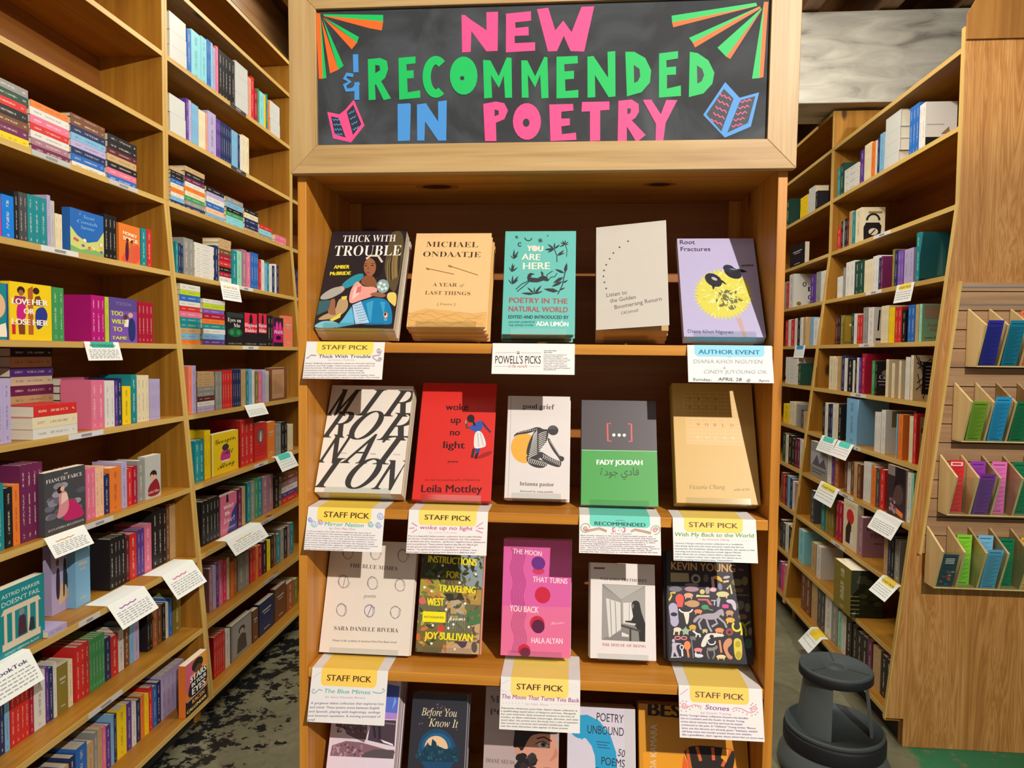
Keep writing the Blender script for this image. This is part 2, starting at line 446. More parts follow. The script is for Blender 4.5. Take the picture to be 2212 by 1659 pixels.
def weathered():
    m, nt, b, N, L = _new('weathered_timber')
    tc = N.new('ShaderNodeTexCoord'); mp = N.new('ShaderNodeMapping'); mp.inputs['Scale'].default_value = (2.4, 9, 9)
    L.new(tc.outputs['Object'], mp.inputs[0])
    n = N.new('ShaderNodeTexNoise'); n.inputs['Scale'].default_value = 1.3; n.inputs['Detail'].default_value = 7; n.inputs['Distortion'].default_value = 1.1
    L.new(mp.outputs[0], n.inputs[0])
    cr = N.new('ShaderNodeValToRGB'); e = cr.color_ramp.elements
    e[0].position, e[0].color = .26, (*lin('77736a'), 1); e[1].position, e[1].color = .7, (*lin('cfcdc0'), 1)
    k = e.new(.42); k.color = (*lin('aeaba0'), 1)
    L.new(n.outputs['Fac'], cr.inputs[0]); L.new(cr.outputs[0], b.inputs['Base Color']); b.inputs['Roughness'].default_value = .8
    return m
mb = MB(); mb.box(-.2, 4.2, 4.34, 4.73, 3.157, 3.69)
tag(mb.build('trim_1', weathered(), bevel=.006), 'big grey weathered timber beam crossing above the right aisle', 'beam', kind='structure')
for i, x in enumerate([-2.45, -2.05, -1.65, -1.25, .35, .95, 1.4, 1.85, 2.3]):
    mb = MB(); mb.box(x - .05, x + .05, .2, 8.4, 3.70, 3.975)
    tag(mb.build('trim_%d' % (i + 2), wood('joist', '6a4c30', '8a6844', 'a88458', 'y', knots=False)), ['first', 'second', 'third', 'fourth', 'fifth', 'sixth', 'seventh', 'eighth', 'ninth'][i] + ' timber ceiling joist from the left wall', 'joist', 'ceiling joists', 'structure')

# ------------------------------------------------------------------ wall bookcases with battered lower halves
def FL(z): return -(1.743 - .084 * max(0, 2.295 - z))
def FR(z): return 1.59 - .1 * max(0, 2.284 - z)
XBL, XBR = -2.02, 1.97
ZL = [.12, .429, .741, 1.049, 1.362, 1.674, 1.987, 2.295]
ZLU = [2.602, 2.917, 3.235, 3.43]
ZR = [.139, .392, .667, .934, 1.19, 1.459, 1.719, 1.991, 2.284]
ZRU = [2.603, 2.918]
def bookcase(label, side, y0, y1, zs, upper, group):
    F, xb = (FL, XBL) if side < 0 else (FR, XBR)
    t = thing('bookcase', label, 'bookcase', (F(zs[0]), (y0 + y1) / 2, zs[0] - .3 if upper else 0), group=group)
    off = Vector(t.location)
    def put(mb, name, mats, **k):
        mb.v = [tuple(Vector(v) - off) for v in mb.v]
        return mb.build(name, mats, t, **k)
    zt = zs[-1]
    zb = zs[0] - .30 if upper else 0
    if upper: zb = (ZL if side < 0 else ZR)[-1] + .001
    s = -side                               # shelf front faces the aisle
    for a in (y0 + .001, y1 - .019):
        mb = MB()
        poly = [(F(zb if upper else .1), zb if upper else .1), (F(zt), zt), (xb, zt), (xb, zb)]
        if not upper: poly += [(F(.1) + side * .06, 0), (F(.1) + side * .06, .1)]
        mb.prism(poly, 'y', a, a + .018)
        mb.k = 1                            # pale front edging
        e = .0025 * s
        fz = [zb if upper else .1] + [z for z in zs if z > .2]
        pl = [(F(z) + e, z) for z in fz] + [(F(z), z) for z in fz[::-1]]
        mb.prism(pl, 'y', a, a + .018)
        put(mb, 'side_panel', [fir('z'), edge('z')])
    for z in zs:
        mb = MB(); f = F(z)
        mb.box(min(f, xb), max(f, xb), y0 + .0195, y1 - .0195, z - .021, z)
        mb.k = 1; q = f + .0025 * s
        mb.box(min(f, q), max(f, q), y0 + .0195, y1 - .0195, z - .021, z)
        put(mb, 'shelf', [fir('y'), edge('y')])
    mb = MB(); q = xb + side * .008
    mb.box(min(xb, q), max(xb, q), y0 + .001, y1 - .001, zb, zt)
    put(mb, 'back_panel', wood('fir_dark', '7e4a1c', '965e28', 'aa7436', 'y'))
    if not upper:
        mb = MB(); k0 = F(.1) + side * .07
        mb.box(min(k0, k0 + side * .018), max(k0, k0 + side * .018), y0 + .02, y1 - .02, 0, .098)
        put(mb, 'toe_kick', plain('2a2622', .7))
    return t
YL = [1.54, 2.90, 4.26, 5.62]
YR = [3.02, 4.43, 5.90]
for i, (nm, ) in enumerate([('nearest',), ('middle',), ('farthest',)]):
    wl = ['nearest and cut off by the frame', 'middle one before the display', 'farthest, mostly hidden by the display'][i]
    bookcase('lower pine bookcase with flared shelves, left aisle, ' + wl, -1, YL[i], YL[i + 1], ZL, False, 'left aisle bookcases')
    bookcase('upper pine bookcase hutch, left aisle, ' + wl, -1, YL[i], YL[i + 1], ZLU, True, 'left aisle hutches')
for i in range(2):
    wl = ['next to the slatwall panel', 'beyond the divider, partly hidden'][i]
    bookcase('lower pine bookcase with flared shelves, right aisle, ' + wl, 1, YR[i], YR[i + 1], ZR, False, 'right aisle bookcases')
    bookcase('upper pine bookcase hutch, right aisle, ' + wl, 1, YR[i], YR[i + 1], ZRU + ([3.14] if i else []), True, 'right aisle hutches')
# plywood end panel that closes the right run
ply = wood('plywood', '8e5c28', 'b07c42', 'c89e66', 'z', .55, .4, knots=False, cathedral=1.7)
def FRp(z): return FR(z) - .012
XC2 = 2.06
poly = [(FRp(.12), .12), (FRp(2.284), 2.284), (FRp(2.9), 2.985), (2 * XC2 - FRp(2.9), 2.985), (2 * XC2 - FRp(2.284), 2.284), (2 * XC2 - FRp(.12), .12), (2 * XC2 - FRp(.12) - .072, .12), (2 * XC2 - FRp(.12) - .072, 0), (FRp(.12) + .072, 0), (FRp(.12) + .072, .12)]
mb = MB(); mb.prism([(x - 1.6, z) for x, z in poly], 'y', 0, .02)
ep = tag(mb.build('end_panel', ply, bevel=.002, loc=(1.6, 2.998, 0)), 'flared plywood end panel closing the right bookcase run', 'end panel')
mb = MB()
fz = [.12, 2.284, 2.985]
mb.prism([(FRp(z) - 1.6 - .004, z) for z in fz] + [(FRp(z) - 1.6, z) for z in fz[::-1]], 'y', 0, .021)
mb.build('edge_strip', edge('z'), ep)
mb = MB(); mb.prism([(FRp(2.9) - 1.6 + .001, 2.93), (2 * XC2 - FRp(2.9) - 1.6, 2.93), (2 * XC2 - FRp(2.9) - 1.6, 3.16), (FRp(2.9) - 1.6 + .07, 3.16), (FRp(2.9) - 1.6 + .001, 3.03)], 'y', -.0125, -.0005)
mb.build('header_strip', wood('plywood_dark', '6e4418', '926228', 'a87a3c', 'z', .8, knots=False), ep)

# ------------------------------------------------------------------ slatwall with leaflet racks
def XS(z): return 1.595 - (1.957 - z) * .106
PY = 2.998                                    # face of the end panel
t = thing('slatwall_panel', 'grooved brown slatwall board fixed to the plywood end panel', 'slatwall', (1.6, PY, 1.3))
mb = MB()
zz = .837; slots = []
while zz < 1.95:
    top = min(zz + .0735, 1.957)
    mb.prism([(XS(zz) - 1.6, zz - 1.3), (XS(top) - 1.6, top - 1.3), (2.44 - 1.6, top - 1.3), (2.46 - 1.6, zz - 1.3)], 'y', -.016, -.004)
    slots.append(top); zz += .0775
mb.build('slat_board', wood('walnut_laminate', '8a6a4c', 'a4815e', 'b69470', 'x', 1.3, knots=False), t)
mb = MB(); mb.prism([(XS(.837) - 1.6, -.463), (XS(1.957) - 1.6, .657), (2.44 - 1.6, .657), (2.46 - 1.6, -.463)], 'y', -.004, -.0004)
mb.build('groove_backing', plain('3c2c1e', .6), t)
mb = MB(); mb.prism([(XS(.832) - 1.611, -.468), (XS(1.962) - 1.611, .662), (XS(1.962) - 1.6005, .662), (XS(.832) - 1.6005, -.468)], 'y', -.018, -.0004)
mb.build('edge_trim', wood('pale_edge', 'b58a4c', 'c8a264', 'd8b67a', 'z', knots=False), t)
mb = MB()
for z in (1.938, 1.868): mb.box(XS(z) - 1.597, .84, -.0185, -.0162, z - 1.3 - .003, z - 1.3 + .003)
mb.build('metal_rail', plain('b8b6b4', .25, .5, 1, 0), t)
birch = wood('birch_ply', 'c0a068', 'cfb27c', 'dcc494', 'z', 1.2, knots=False)
racks = [(1.85, 1.617, 'upper row, holding a blue and a teal leaflet'), (1.549, 1.575, 'second row, with a green leaflet first'),
         (1.251, 1.53, 'third row, with a red leaflet first'), (.952, 1.489, 'bottom row, with a dark printed leaflet first')]
RK = []
for zt, x0, what in racks:
    t = thing('leaflet_rack', 'birch leaflet rack on the slatwall, ' + what, 'leaflet rack', (x0, PY - .0187, zt - .236), group='leaflet racks on the slatwall')
    h, n, pit = .236, 9, .082
    prof = [(0, .006), (-.072, .006), (-.128, .165), (0, h)]   # (y, z) of a divider
    for i in range(n + 1):
        mb = MB(); mb.prism(prof, 'x', i * pit, i * pit + .008)
        mb.build('divider', birch, t)
    mb = MB(); mb.box(.0, n * pit + .008, -.074, -.0005, 0, .0055)
    mb.build('bottom_board', birch, t)
    mb = MB(); mb.add([(0, -.0735, .006), (n * pit + .008, -.0735, .006), (n * pit + .008, -.1295, .165), (0, -.1295, .165),
                       (0, -.0755, .006), (n * pit + .008, -.0755, .006), (n * pit + .008, -.1315, .165), (0, -.1315, .165)],
                      [(0, 1, 2, 3), (7, 6, 5, 4), (0, 4, 5, 1), (2, 6, 7, 3), (1, 5, 6, 2), (3, 7, 4, 0)])
    mb.build('front_panel', clear_plastic(), t)
    RK.append((x0, zt - .236, pit))
leaflets = [(0, 0, '2c2a9a', .185, 0, 'dark blue'), (0, 1, '157fa0', .185, 0, 'teal'), (0, 2, 'e8765a', .22, 1, 'orange'),
            (1, 0, '7fa82a', .168, 0, 'olive green'), (1, 1, '2a9cd8', .187, 0, 'sky blue'), (1, 2, '1f7a4e', .17, 0, 'dark green'),
            (2, 0, 'd82c34', .215, 2, 'red'), (2, 1, 'a040b8', .212, 1, 'bright purple'), (2, 1, '7a3498', .18, 0, 'dark purple'), (2, 2, 'f078c8', .212, 1, 'pink'), (2, 3, '0f7a50', .212, 1, 'forest green'),
            (3, 0, '2c3050', .15, 0, 'navy and rust printed'), (3, 1, '8ad83a', .21, 1, 'lime green'), (3, 2, '7cc4ea', .21, 1, 'pale blue'), (3, 2, '5aa4cc', .178, 0, 'steel blue'), (3, 3, '0f7a50', .2, 1, 'deep green'), (3, 4, 'f0b840', .205, 1, 'amber')]
rown = ['top', 'second', 'third', 'bottom']
for r, c, col, h, back, nm in leaflets:
    x0, z0, pit = RK[r]
    w = .058; xc = x0 + c * pit + .045
    lean = .06 if back else .3
    yy = PY - .0187 - (.034 if back else .066)
    A = Art()
    A.rect(col, 0, 0, w, h)
    dk = '%02x%02x%02x' % tuple(int(int(col[i:i + 2], 16) * .62) for i in (0, 2, 4))
    if back == 2: A.rect('f2dede', .006, h - .024, w - .006, h - .008); A.rect('d82c34', .012, h - .02, w - .012, h - .012)
    else: A.rect(dk, .006, h - .016, w - .008, h - .011)
    q = h - .03
    k = 0
    while q > .014:
        A.rect(dk, .006, q, w - .006 - .02 * ((k * 7) % 3) / 2, q + .0016); q -= .0062; k += 1
    if r == 3 and c == 0:
        for i in range(16): A.ell(random.choice(['b04a34', '2a6a80', '7a3040', 'c08a5a', '243050']), random.uniform(.008, .054), random.uniform(.01, .08), .007, .004)
        for i in range(4): A.rect('e8e8e8', .01, h - .02 - i * .007, .045, h - .017 - i * .007)
    else: A.rect(dk, .01, .006, w - .012, .0105)
    mb = MB(); mb.box(0, w, 0, .0012, 0, h)
    o = mb.build('leaflet', plain(col, .5), loc=(xc - w / 2, yy, z0 + .0066), rot=(lean, 0, 0))
    tag(o, nm + ' printed leaflet in the ' + rown[r] + ' rack on the slatwall' + (', standing behind' if back and r > 1 and c in (1, 2) else ''), 'leaflet', 'leaflets in the slatwall racks')
    A.build('printed_text', o, lambda x, y, z: (x, -z, y))

# ------------------------------------------------------------------ step stool
st = thing('step_stool', 'round dark grey plastic rolling step stool on the floor of the right aisle', 'step stool', (1.075, 2.80, 0))
st.scale = (.925, .925, 1.08)
grey = plain('50585a', .5, .4, 0, .1, 90); rub = plain('1c1c22', .6, .3, 0, .1, 120); dgrey = plain('3c4446', .6, .3, 0, .12, 60)
mb = MB(); mb.lathe([(.0, .012), (.218, .012), (.226, .02), (.222, .05), (.205, .085), (.196, .10), (.193, .10), (.193, .1)], 64)
mb.build('base_skirt', grey, st, smooth=True)
mb = MB(); mb.lathe([(.193, .10), (.2, .101), (.2035, .108), (.2035, .150), (.2, .158), (.193, .159)], 64)
mb.build('bumper_band', rub, st, smooth=True)
mb = MB(); mb.lathe([(.194, .159), (.198, .163), (.198, .172), (.192, .176), (.186, .174), (.182, .168), (0, .168)], 64)
mb.build('lower_tread', dgrey, st, smooth=True)
for a0, a1, nm in ((160, 246, 'support_panel'), (75, 135, 'support_panel'), (-38, -16, 'support_post')):
    mb = MB(); mb.lathe([(.152, .1685), (.125, .355), (.117, .355), (.144, .1685), (.152, .1685)], 24, math.radians(a0), math.radians(a1))
    mb.build(nm, grey, st, smooth=False)
mb = MB(); mb.lathe([(0, .352), (.138, .352), (.147, .358), (.147, .378), (.144, .384)], 64)
mb.build('top_band', rub, st, smooth=True)
mb = MB(); mb.lathe([(.1445, .383), (.145, .389), (.139, .3935), (.134, .391), (.05, .3912), (.046, .388), (.03, .388), (.027, .391), (0, .3912)], 64)
tt = mb.build('top_tread', dgrey, st, smooth=True)
mb = MB()
for a in (80, 205, 325):
    d = Vector((math.cos(math.radians(a)), math.sin(math.radians(a)), 0)); q = Vector((-d.y, d.x, 0)) * .0016
    mb.add([d * .05 + q, d * .136 + q, d * .136 - q, d * .05 - q], [(3, 2, 1, 0)])
    mb.v[-4:] = [(v[0], v[1], .3918) for v in mb.v[-4:]]
mb.build('seam_line', ink('23282a'), tt)
for a in (30, 150, 270):
    mb = MB(); c = (math.cos(math.radians(a)) * .15, math.sin(math.radians(a)) * .15); mb.lathe([(0, 0), (.014, .0), (.016, .008), (.012, .013), (0, .013)], 14, c=c)
    mb.build('caster', rub, st, smooth=True)

# ------------------------------------------------------------------ display bookcase in the middle
DX0, DX1, DY, DB = -.567, .425, 1.42, 1.745
S1, S2, S3, S4 = 1.669, 1.319, .972, .622
dc = thing('display_bookcase', 'orange wooden display bookcase filled with face-out poetry books', 'bookcase', ((DX0 + DX1) / 2, DY, 0))
dof = Vector(dc.location)
def dput(mb, name, mats, **k):
    mb.v = [tuple(Vector(v) - dof) for v in mb.v]; return mb.build(name, mats, dc, **k)
for x in (DX0, DX1 - .019):
    mb = MB(); mb.box(x, x + .019, DY, DB, 0, 2.04); dput(mb, 'side_panel', fircase('z'), bevel=.0015)
mb = MB(); mb.box(DX0 + .02, DX1 - .02, DB - .012, DB - .001, 0, 2.018); dput(mb, 'back_panel', wood('case_back', '93541c', 'a46428', 'b47636', 'x'))
for z in (S1, S2, S3, S4, .26):
    mb = MB(); mb.box(DX0 + .0195, DX1 - .0195, DY + .001, DB - .0125, z - .021, z); dput(mb, 'shelf', fircase('x'), bevel=.0015)
mb = MB(); mb.box(DX0 + .0195, DX1 - .0195, DY + .001, DB - .001, 2.019, 2.04)
mb.k = 1
for x, y, rx in ((-.297, 1.548, .033), (.192, 1.545, .024)):
    for i, (q, k) in enumerate(((1.5, 1), (1., 2))):
        mb.k = k; z = 2.0188 - .0002 * i
        mb.add([(x + rx * q * math.cos(-2 * PI * j / 20), y + rx * .55 * q * math.sin(-2 * PI * j / 20), z) for j in range(20)], [tuple(range(20))])
dput(mb, 'top_board', [fircase('x'), plain('a8621e', .5), plain('3c1c0a', .5)])
for x in (DX0 + .0195, DX1 - .0475):
    mb = MB(); mb.box(x, x + .028, DB - .034, DB - .0125, S1 + .2, 2.018); dput(mb, 'cleat', fircase('z'))
mb = MB(); mb.box(DX0 + .02, DX1 - .02, DY + .05, DY + .068, 0, .238); dput(mb, 'toe_kick', fircase('x'))

# chalkboard sign fixed above it
SXC = (-.572 + .433) / 2; SZ0 = 2.012
sg = thing('chalkboard_sign', 'painted chalkboard sign in a pale wood frame above the display bookcase', 'sign', (SXC, 1.40, SZ0), (math.radians(1.6), 0, 0))
hw, hh, fw = .5025, .380, .0565
for nm, pl, ax in (('bottom_rail', [(-hw, 0), (hw, 0), (hw - fw, fw), (-hw + fw, fw)], 'x'), ('top_rail', [(-hw, hh), (-hw + fw, hh - fw), (hw - fw, hh - fw), (hw, hh)], 'x'),
                   ('side_rail', [(-hw, 0), (-hw + fw, fw), (-hw + fw, hh - fw), (-hw, hh)], 'z'), ('side_rail', [(hw, 0), (hw, hh), (hw - fw, hh - fw), (hw - fw, fw)], 'z')):
    mb = MB(); mb.prism(pl, 'y', -.004, .0185); mb.build(nm, oak(ax), sg, bevel=.0012)
mb = MB(); mb.box(-hw + fw - .004, hw - fw + .004, .004, .012, fw - .004, hh - fw + .004)
def chalk():
    m, nt, b, N, L = _new('chalkboard')
    tc = N.new('ShaderNodeTexCoord'); n = N.new('ShaderNodeTexNoise'); n.inputs['Scale'].default_value = 7; n.inputs['Detail'].default_value = 4; n.inputs['Distortion'].default_value = 1.2
    L.new(tc.outputs['Object'], n.inputs[0]); cr = N.new('ShaderNodeValToRGB'); e = cr.color_ramp.elements
    e[0].position, e[0].color = .4, (*lin('2a2d32'), 1); e[1].position, e[1].color = .75, (*lin('4c5157'), 1)
    L.new(n.outputs['Fac'], cr.inputs[0]); L.new(cr.outputs[0], b.inputs['Base Color']); b.inputs['Roughness'].default_value = .75; return m
board = mb.build('board', chalk(), sg)
_si = sg.matrix_basis.inverted()
def SP(zx, zy):
    a = atY(620 + zx / 1.9069, zy / 1.9069, 1.399); b = _si @ a
    return (b.x, b.z)
sxf = lambda x, y, z: (x, .004 - z, y)
PK, GN, BL, OR, DK = 'f8508e', '18c060', '4a94dc', 'fa6a24', '30343a'
A = Art(SP)
for c, pts in ((PK, [(720, 65), (722, 217), (757, 215), (760, 130), (822, 213), (868, 211), (870, 52), (822, 54), (823, 128), (752, 80), (735, 66)]),
    (PK, [(903, 60), (1005, 50), (1006, 88), (940, 95), (942, 118), (995, 113), (996, 148), (938, 150), (938, 180), (1022, 176), (1022, 210), (902, 217)]),
    (PK, [(1030, 42), (1076, 36), (1105, 128), (1138, 88), (1172, 135), (1213, 32), (1265, 30), (1224, 214), (1168, 212), (1140, 150), (1112, 212), (1075, 213)]),
    (GN, [(334, 245), (385, 240), (412, 252), (417, 285), (405, 320), (388, 335), (428, 405), (398, 412), (368, 350), (362, 348), (365, 410), (336, 412)]), (DK, [(364, 268), (382, 272), (384, 290), (364, 302)]),
    (GN, [(460, 240), (530, 234), (530, 262), (492, 266), (494, 292), (522, 290), (522, 322), (495, 324), (497, 380), (548, 372), (549, 402), (462, 410)]),
    (GN, [(808, 248), (838, 250), (872, 315), (905, 238), (925, 240), (927, 402), (898, 403), (893, 310), (873, 362), (840, 310), (845, 402), (812, 405)]),
    (GN, [(965, 250), (990, 250), (1022, 315), (1060, 235), (1073, 238), (1077, 403), (1048, 405), (1043, 308), (1022, 360), (992, 308), (995, 402), (967, 402)]),
    (GN, [(1110, 235), (1197, 232), (1198, 262), (1142, 266), (1143, 295), (1182, 292), (1182, 325), (1145, 328), (1147, 375), (1200, 370), (1200, 402), (1110, 405)]),
    (GN, [(1237, 235), (1262, 232), (1322, 320), (1320, 215), (1352, 212), (1353, 397), (1325, 400), (1268, 310), (1270, 400), (1238, 402)]),
    (GN, [(1393, 215), (1430, 215), (1475, 240), (1500, 290), (1495, 340), (1460, 380), (1400, 397)]), (DK, [(1428, 268), (1452, 285), (1455, 315), (1445, 335), (1430, 342)]),
    (GN, [(1532, 222), (1610, 212), (1610, 242), (1562, 250), (1563, 278), (1602, 275), (1602, 308), (1565, 310), (1565, 365), (1622, 352), (1623, 395), (1532, 402)]),
    (GN, [(1658, 215), (1690, 220), (1735, 250), (1760, 300), (1752, 345), (1715, 385), (1655, 400)]), (DK, [(1688, 270), (1710, 285), (1718, 310), (1708, 335), (1690, 345)]),
    (BL, [(455, 428), (505, 425), (510, 430), (505, 578), (455, 580)]), (BL, [(535, 430), (572, 425), (622, 500), (622, 418), (658, 413), (655, 578), (622, 578), (568, 500), (565, 578), (535, 578)]),
    (PK, [(808, 428), (860, 418), (895, 425), (910, 455), (895, 490), (860, 505), (862, 580), (815, 580)]), (DK, [(855, 450), (872, 455), (872, 472), (855, 478)]),
    (PK, [(1080, 430), (1178, 428), (1180, 455), (1130, 460), (1130, 488), (1165, 487), (1165, 515), (1130, 520), (1132, 552), (1190, 545), (1192, 575), (1085, 580)]),
    (PK, [(1215, 420), (1328, 418), (1328, 452), (1290, 455), (1290, 578), (1248, 580), (1248, 458), (1213, 460)]),
    (PK, [(1365, 415), (1420, 410), (1448, 428), (1450, 460), (1435, 485), (1420, 495), (1478, 555), (1440, 585), (1400, 520), (1400, 578), (1362, 580)]), (DK, [(1402, 445), (1418, 448), (1415, 465), (1402, 470)]),
    (PK, [(1465, 412), (1500, 410), (1540, 470), (1562, 412), (1608, 412), (1560, 505), (1550, 582), (1518, 585), (1520, 510)])):
    A.poly(c, pts)
A.ring(GN, 614, 318, 38, 68, 34, math.radians(-305), math.radians(-50))
A.ell(GN, 728, 313, 57, 78); A.ell(DK, 722, 323, 9); A.ell(PK, 988, 500, 58, 75); A.ell(DK, 985, 505, 14, 17)
A.line(BL, [(284, 226), (285, 300)], 22); A.line(BL, [(288, 340), (288, 412)], 20)
A.line(BL, [(274, 312), (248, 308), (238, 324), (260, 338), (238, 352), (246, 372), (272, 370), (290, 350), (298, 342)], 15)
A.build('lettering', board, sxf)
A = Art(SP)
for c, p in ((GN, [(150, 62), (398, 65), (398, 92), (160, 72)]), (OR, [(150, 68), (398, 92), (392, 128), (345, 120)]), (GN, [(155, 75), (298, 155), (290, 178)]), (OR, [(150, 75), (290, 178), (268, 205)]),
             (OR, [(143, 80), (212, 288), (178, 303)]), (GN, [(150, 80), (234, 272), (212, 288)]), (OR, [(122, 58), (140, 60), (148, 325), (132, 325)]), (GN, [(140, 62), (163, 322), (148, 325)])): A.poly(c, p)
A.build('painted_rays', board, sxf)
A = Art(SP)
for c, p in (
             (GN, [(1583, 68), (1930, 15), (1935, 28), (1585, 95)]), (OR, [(1585, 95), (1935, 28), (1590, 115)]), (GN, [(1655, 158), (1945, 30), (1670, 178)]), (OR, [(1670, 178), (1945, 30), (1950, 38), (1680, 197)]),
             (GN, [(1772, 198), (1950, 40), (1955, 40), (1808, 235)]), (OR, [(1808, 235), (1955, 42), (1825, 244)]), (OR, [(1962, 12), (1980, 12), (1962, 318), (1945, 322)]), (GN, [(1962, 15), (1945, 322), (1915, 325)])): A.poly(c, p)
A.build('painted_rays', board, sxf)
A = Art(SP)
A.poly(PK, [(165, 460), (215, 470), (240, 450), (275, 410), (318, 515), (262, 585), (188, 568)])
A.poly(DK, [(180, 478), (212, 485), (240, 565), (195, 552)]); A.poly(DK, [(245, 460), (272, 430), (305, 510), (270, 555)])
for i in range(4):
    A.line(BL, [(188 + 3 * i + 6 * j, 492 + i * 20 + (3 if j % 2 else -3)) for j in range(6)], 4)
    A.line(BL, [(252 + 6 * i + 6 * j, 468 + i * 22 - 3 * j + (3 if j % 2 else -3)) for j in range(5)], 4)
A.build('painted_book', board, sxf)
A = Art(SP)
A.poly(BL, [(1805, 338), (1865, 402), (1945, 380), (1912, 520), (1805, 565), (1715, 472)])
A.poly(DK, [(1800, 365), (1840, 405), (1790, 540), (1728, 470)]); A.poly(DK, [(1868, 412), (1930, 395), (1900, 505), (1815, 545)])
for i in range(5):
    A.line(PK, [(1784 - i * 9 + 9 * j, 388 + i * 26 + 4 * j + (4 if j % 2 else -4)) for j in range(6)], 5)
    A.line(PK, [(1868 - i * 9 + 9 * j, 420 + i * 25 - 2 * j + (4 if j % 2 else -4)) for j in range(6)], 5)
A.build('painted_book', board, sxf)
# ------------------------------------------------------------------ books on the display bookcase
def book_mesh(w, h, t, hard=False, front=True):
    """front cover at y=0 facing -y, spine at x=0; returns cover MB and pages MB"""
    bt = .0022 if hard else .0006
    c = MB()
    if front: c.box(0, w, 0, bt, 0, h)
    c.box(0, w, t - bt, t, 0, h)
    sp = [(0, bt), (-.0015 if hard else 0, t * .5), (0, t - bt), (bt, t - bt), (bt, bt)]
    c.prism(sp, 'z', 0, h)
    ins = .0035 if hard else .0004
    p = MB()
    u = [(0, 0), (0, 1), (1, 1), (1, 0)]
    p.box(bt, w - ins, bt, t - bt, ins, h - ins,
          [[(0, 1), (1, 1), (1, 0), (0, 0)], [(0, 0), (1, 0), (1, 1), (0, 1)], None, [(0, 0), (0, 1), (1, 1), (1, 0)], None, None])
    return c, p
def display_book(key, corners, Z, zshelf, yb, lean, n, cover, desc, place, hard=False, pagec='e6dcc6', cov2=None, jit=.0015, art=None, tmin=.01, group=None, stand=True, dx=0., tset=0, flap=0):
    """corners: TL TR BR BL of the front cover in zoomed drawing coordinates Z=(ox, oy, scale)"""
    L = math.radians(lean)
    if tset:                              # the foot of the book is out of view: stand it on its shelf
        yf = (proj(((DX0 + DX1) / 2, yb, zshelf + .0045 + tset * math.sin(L)))[1] - Z[1]) * Z[2]
        cut = lambda a, b: (a[0] + (b[0] - a[0]) * (yf - a[1]) / (b[1] - a[1]), yf)
        corners = [corners[0], corners[1], cut(corners[1], corners[2]), cut(corners[0], corners[3])]
    px = [(Z[0] + x / Z[2], Z[1] + y / Z[2]) for x, y in corners]
    bl, br = atY(*px[3], yb), atY(*px[2], yb)
    w = (br - bl).length; zb = (bl.z + br.z) / 2
    ytop = (px[0][1] + px[1][1]) / 2; xm = (bl.x + br.x) / 2
    lo, hi = .08, .4
    for _ in range(40):
        h = (lo + hi) / 2
        if proj((xm, yb + h * math.sin(L), zb + h * math.cos(L)))[1] > ytop: lo = h
        else: hi = h
    T = tset or max(tmin, (zb - zshelf - .0045) / math.sin(L))
    if tset: zb = zshelf + .0045 + T * math.sin(L)
    else: zb = max(zb, zshelf + .0045 + T * math.sin(L))
    t = T / n
    xl = min(max(bl.x + dx, DX0 + .0215 + jit), DX1 - .0215 - jit - w)
    root_loc = Vector((xl, yb, zb))
    roots = []
    rnd = random.Random(key)
    for i in range(n):
        c, p = book_mesh(w, h, t - .0003, hard, not (flap and i == 0))
        d = 0 if i == 0 else 1
        jx, jz = (rnd.uniform(-jit, jit) * d, rnd.uniform(-jit, jit) * .3 * d)
        off = Vector((jx, jz * math.sin(L), jz * math.cos(L))) + Vector((0, math.cos(L), -math.sin(L))) * (t * i)
        o = c.build('book', plain(cover if i == 0 or not cov2 else cov2, .42, .35, 0, .03), None, bevel=.0006 if hard else 0, loc=root_loc + off, rot=(-L, 0, 0))
        p.build('pages', pages_mat(pagec), o)
        if flap and i == 0:
            fm = MB(); fm.box(0, w, -.0008, -.0001, 0, h); fm.box(0, .001, -.0001, .0012, 0, h)
            fc = fm.build('front_cover', plain(cover, .42, .35, 0, .03), o, rot=(0, 0, -flap))
        if i == 0: lab = desc + ' ' + place
        else: lab = '%s copy from the front of the %s book pile, %s' % (ordw(i + 1), desc.split(' book')[0].split(' cover')[0], place.replace('on the ', '').replace('lowest display shelf in view', 'lowest display shelf'))
        lw = lab.split()
        tag(o, ' '.join(lw[:16]), 'book', group or 'face-out books on the display bookcase')
        roots.append(o)
    P = homog(corners, [(0, h), (w, h), (w, 0), (0, 0)])
    if art:
        A = Art(P); art(A)
        A.build('cover_print', fc if flap else roots[0], lambda x, y, z: (min(max(x, 0), w), -z - (.0008 if flap else 0), min(max(y, 0), h)), step=.000004, base=.0002, rough=.42)
    if stand:
        s = thing('book_stand', 'clear plastic book stand under the ' + desc.split(' book')[0].split(' cover')[0] + ' pile ' + place, 'book stand', root_loc, (-L, 0, 0), 'clear book stands on the display bookcase')
        s['label'] = ' '.join(s['label'].split()[:16])
        m = clear_plastic(); x0, x1 = w * .12, w * .88
        mb = MB(); mb.box(x0, x1, 0 if flap else -.0042, T + .0045, -.0026, -.0012); mb.build('base_plate', m, s)
        if not flap: mb = MB(); mb.box(x0, x1, -.0042, -.0026, -.0012, .0115); mb.build('front_lip', m, s)
        mb = MB(); mb.box(x0 + .02, x1 - .02, T + .003, T + .0045, -.0012, h * .7); mb.build('back_plate', m, s)
    return roots
Z2, Z3, Z4, Z5, Z6, Z7 = (630, 360, 3.3185), (1160, 360, 3.3179), (630, 800, 3.95), (1160, 800, 3.95), (630, 1150, 3.259), (1160, 1150, 3.259)
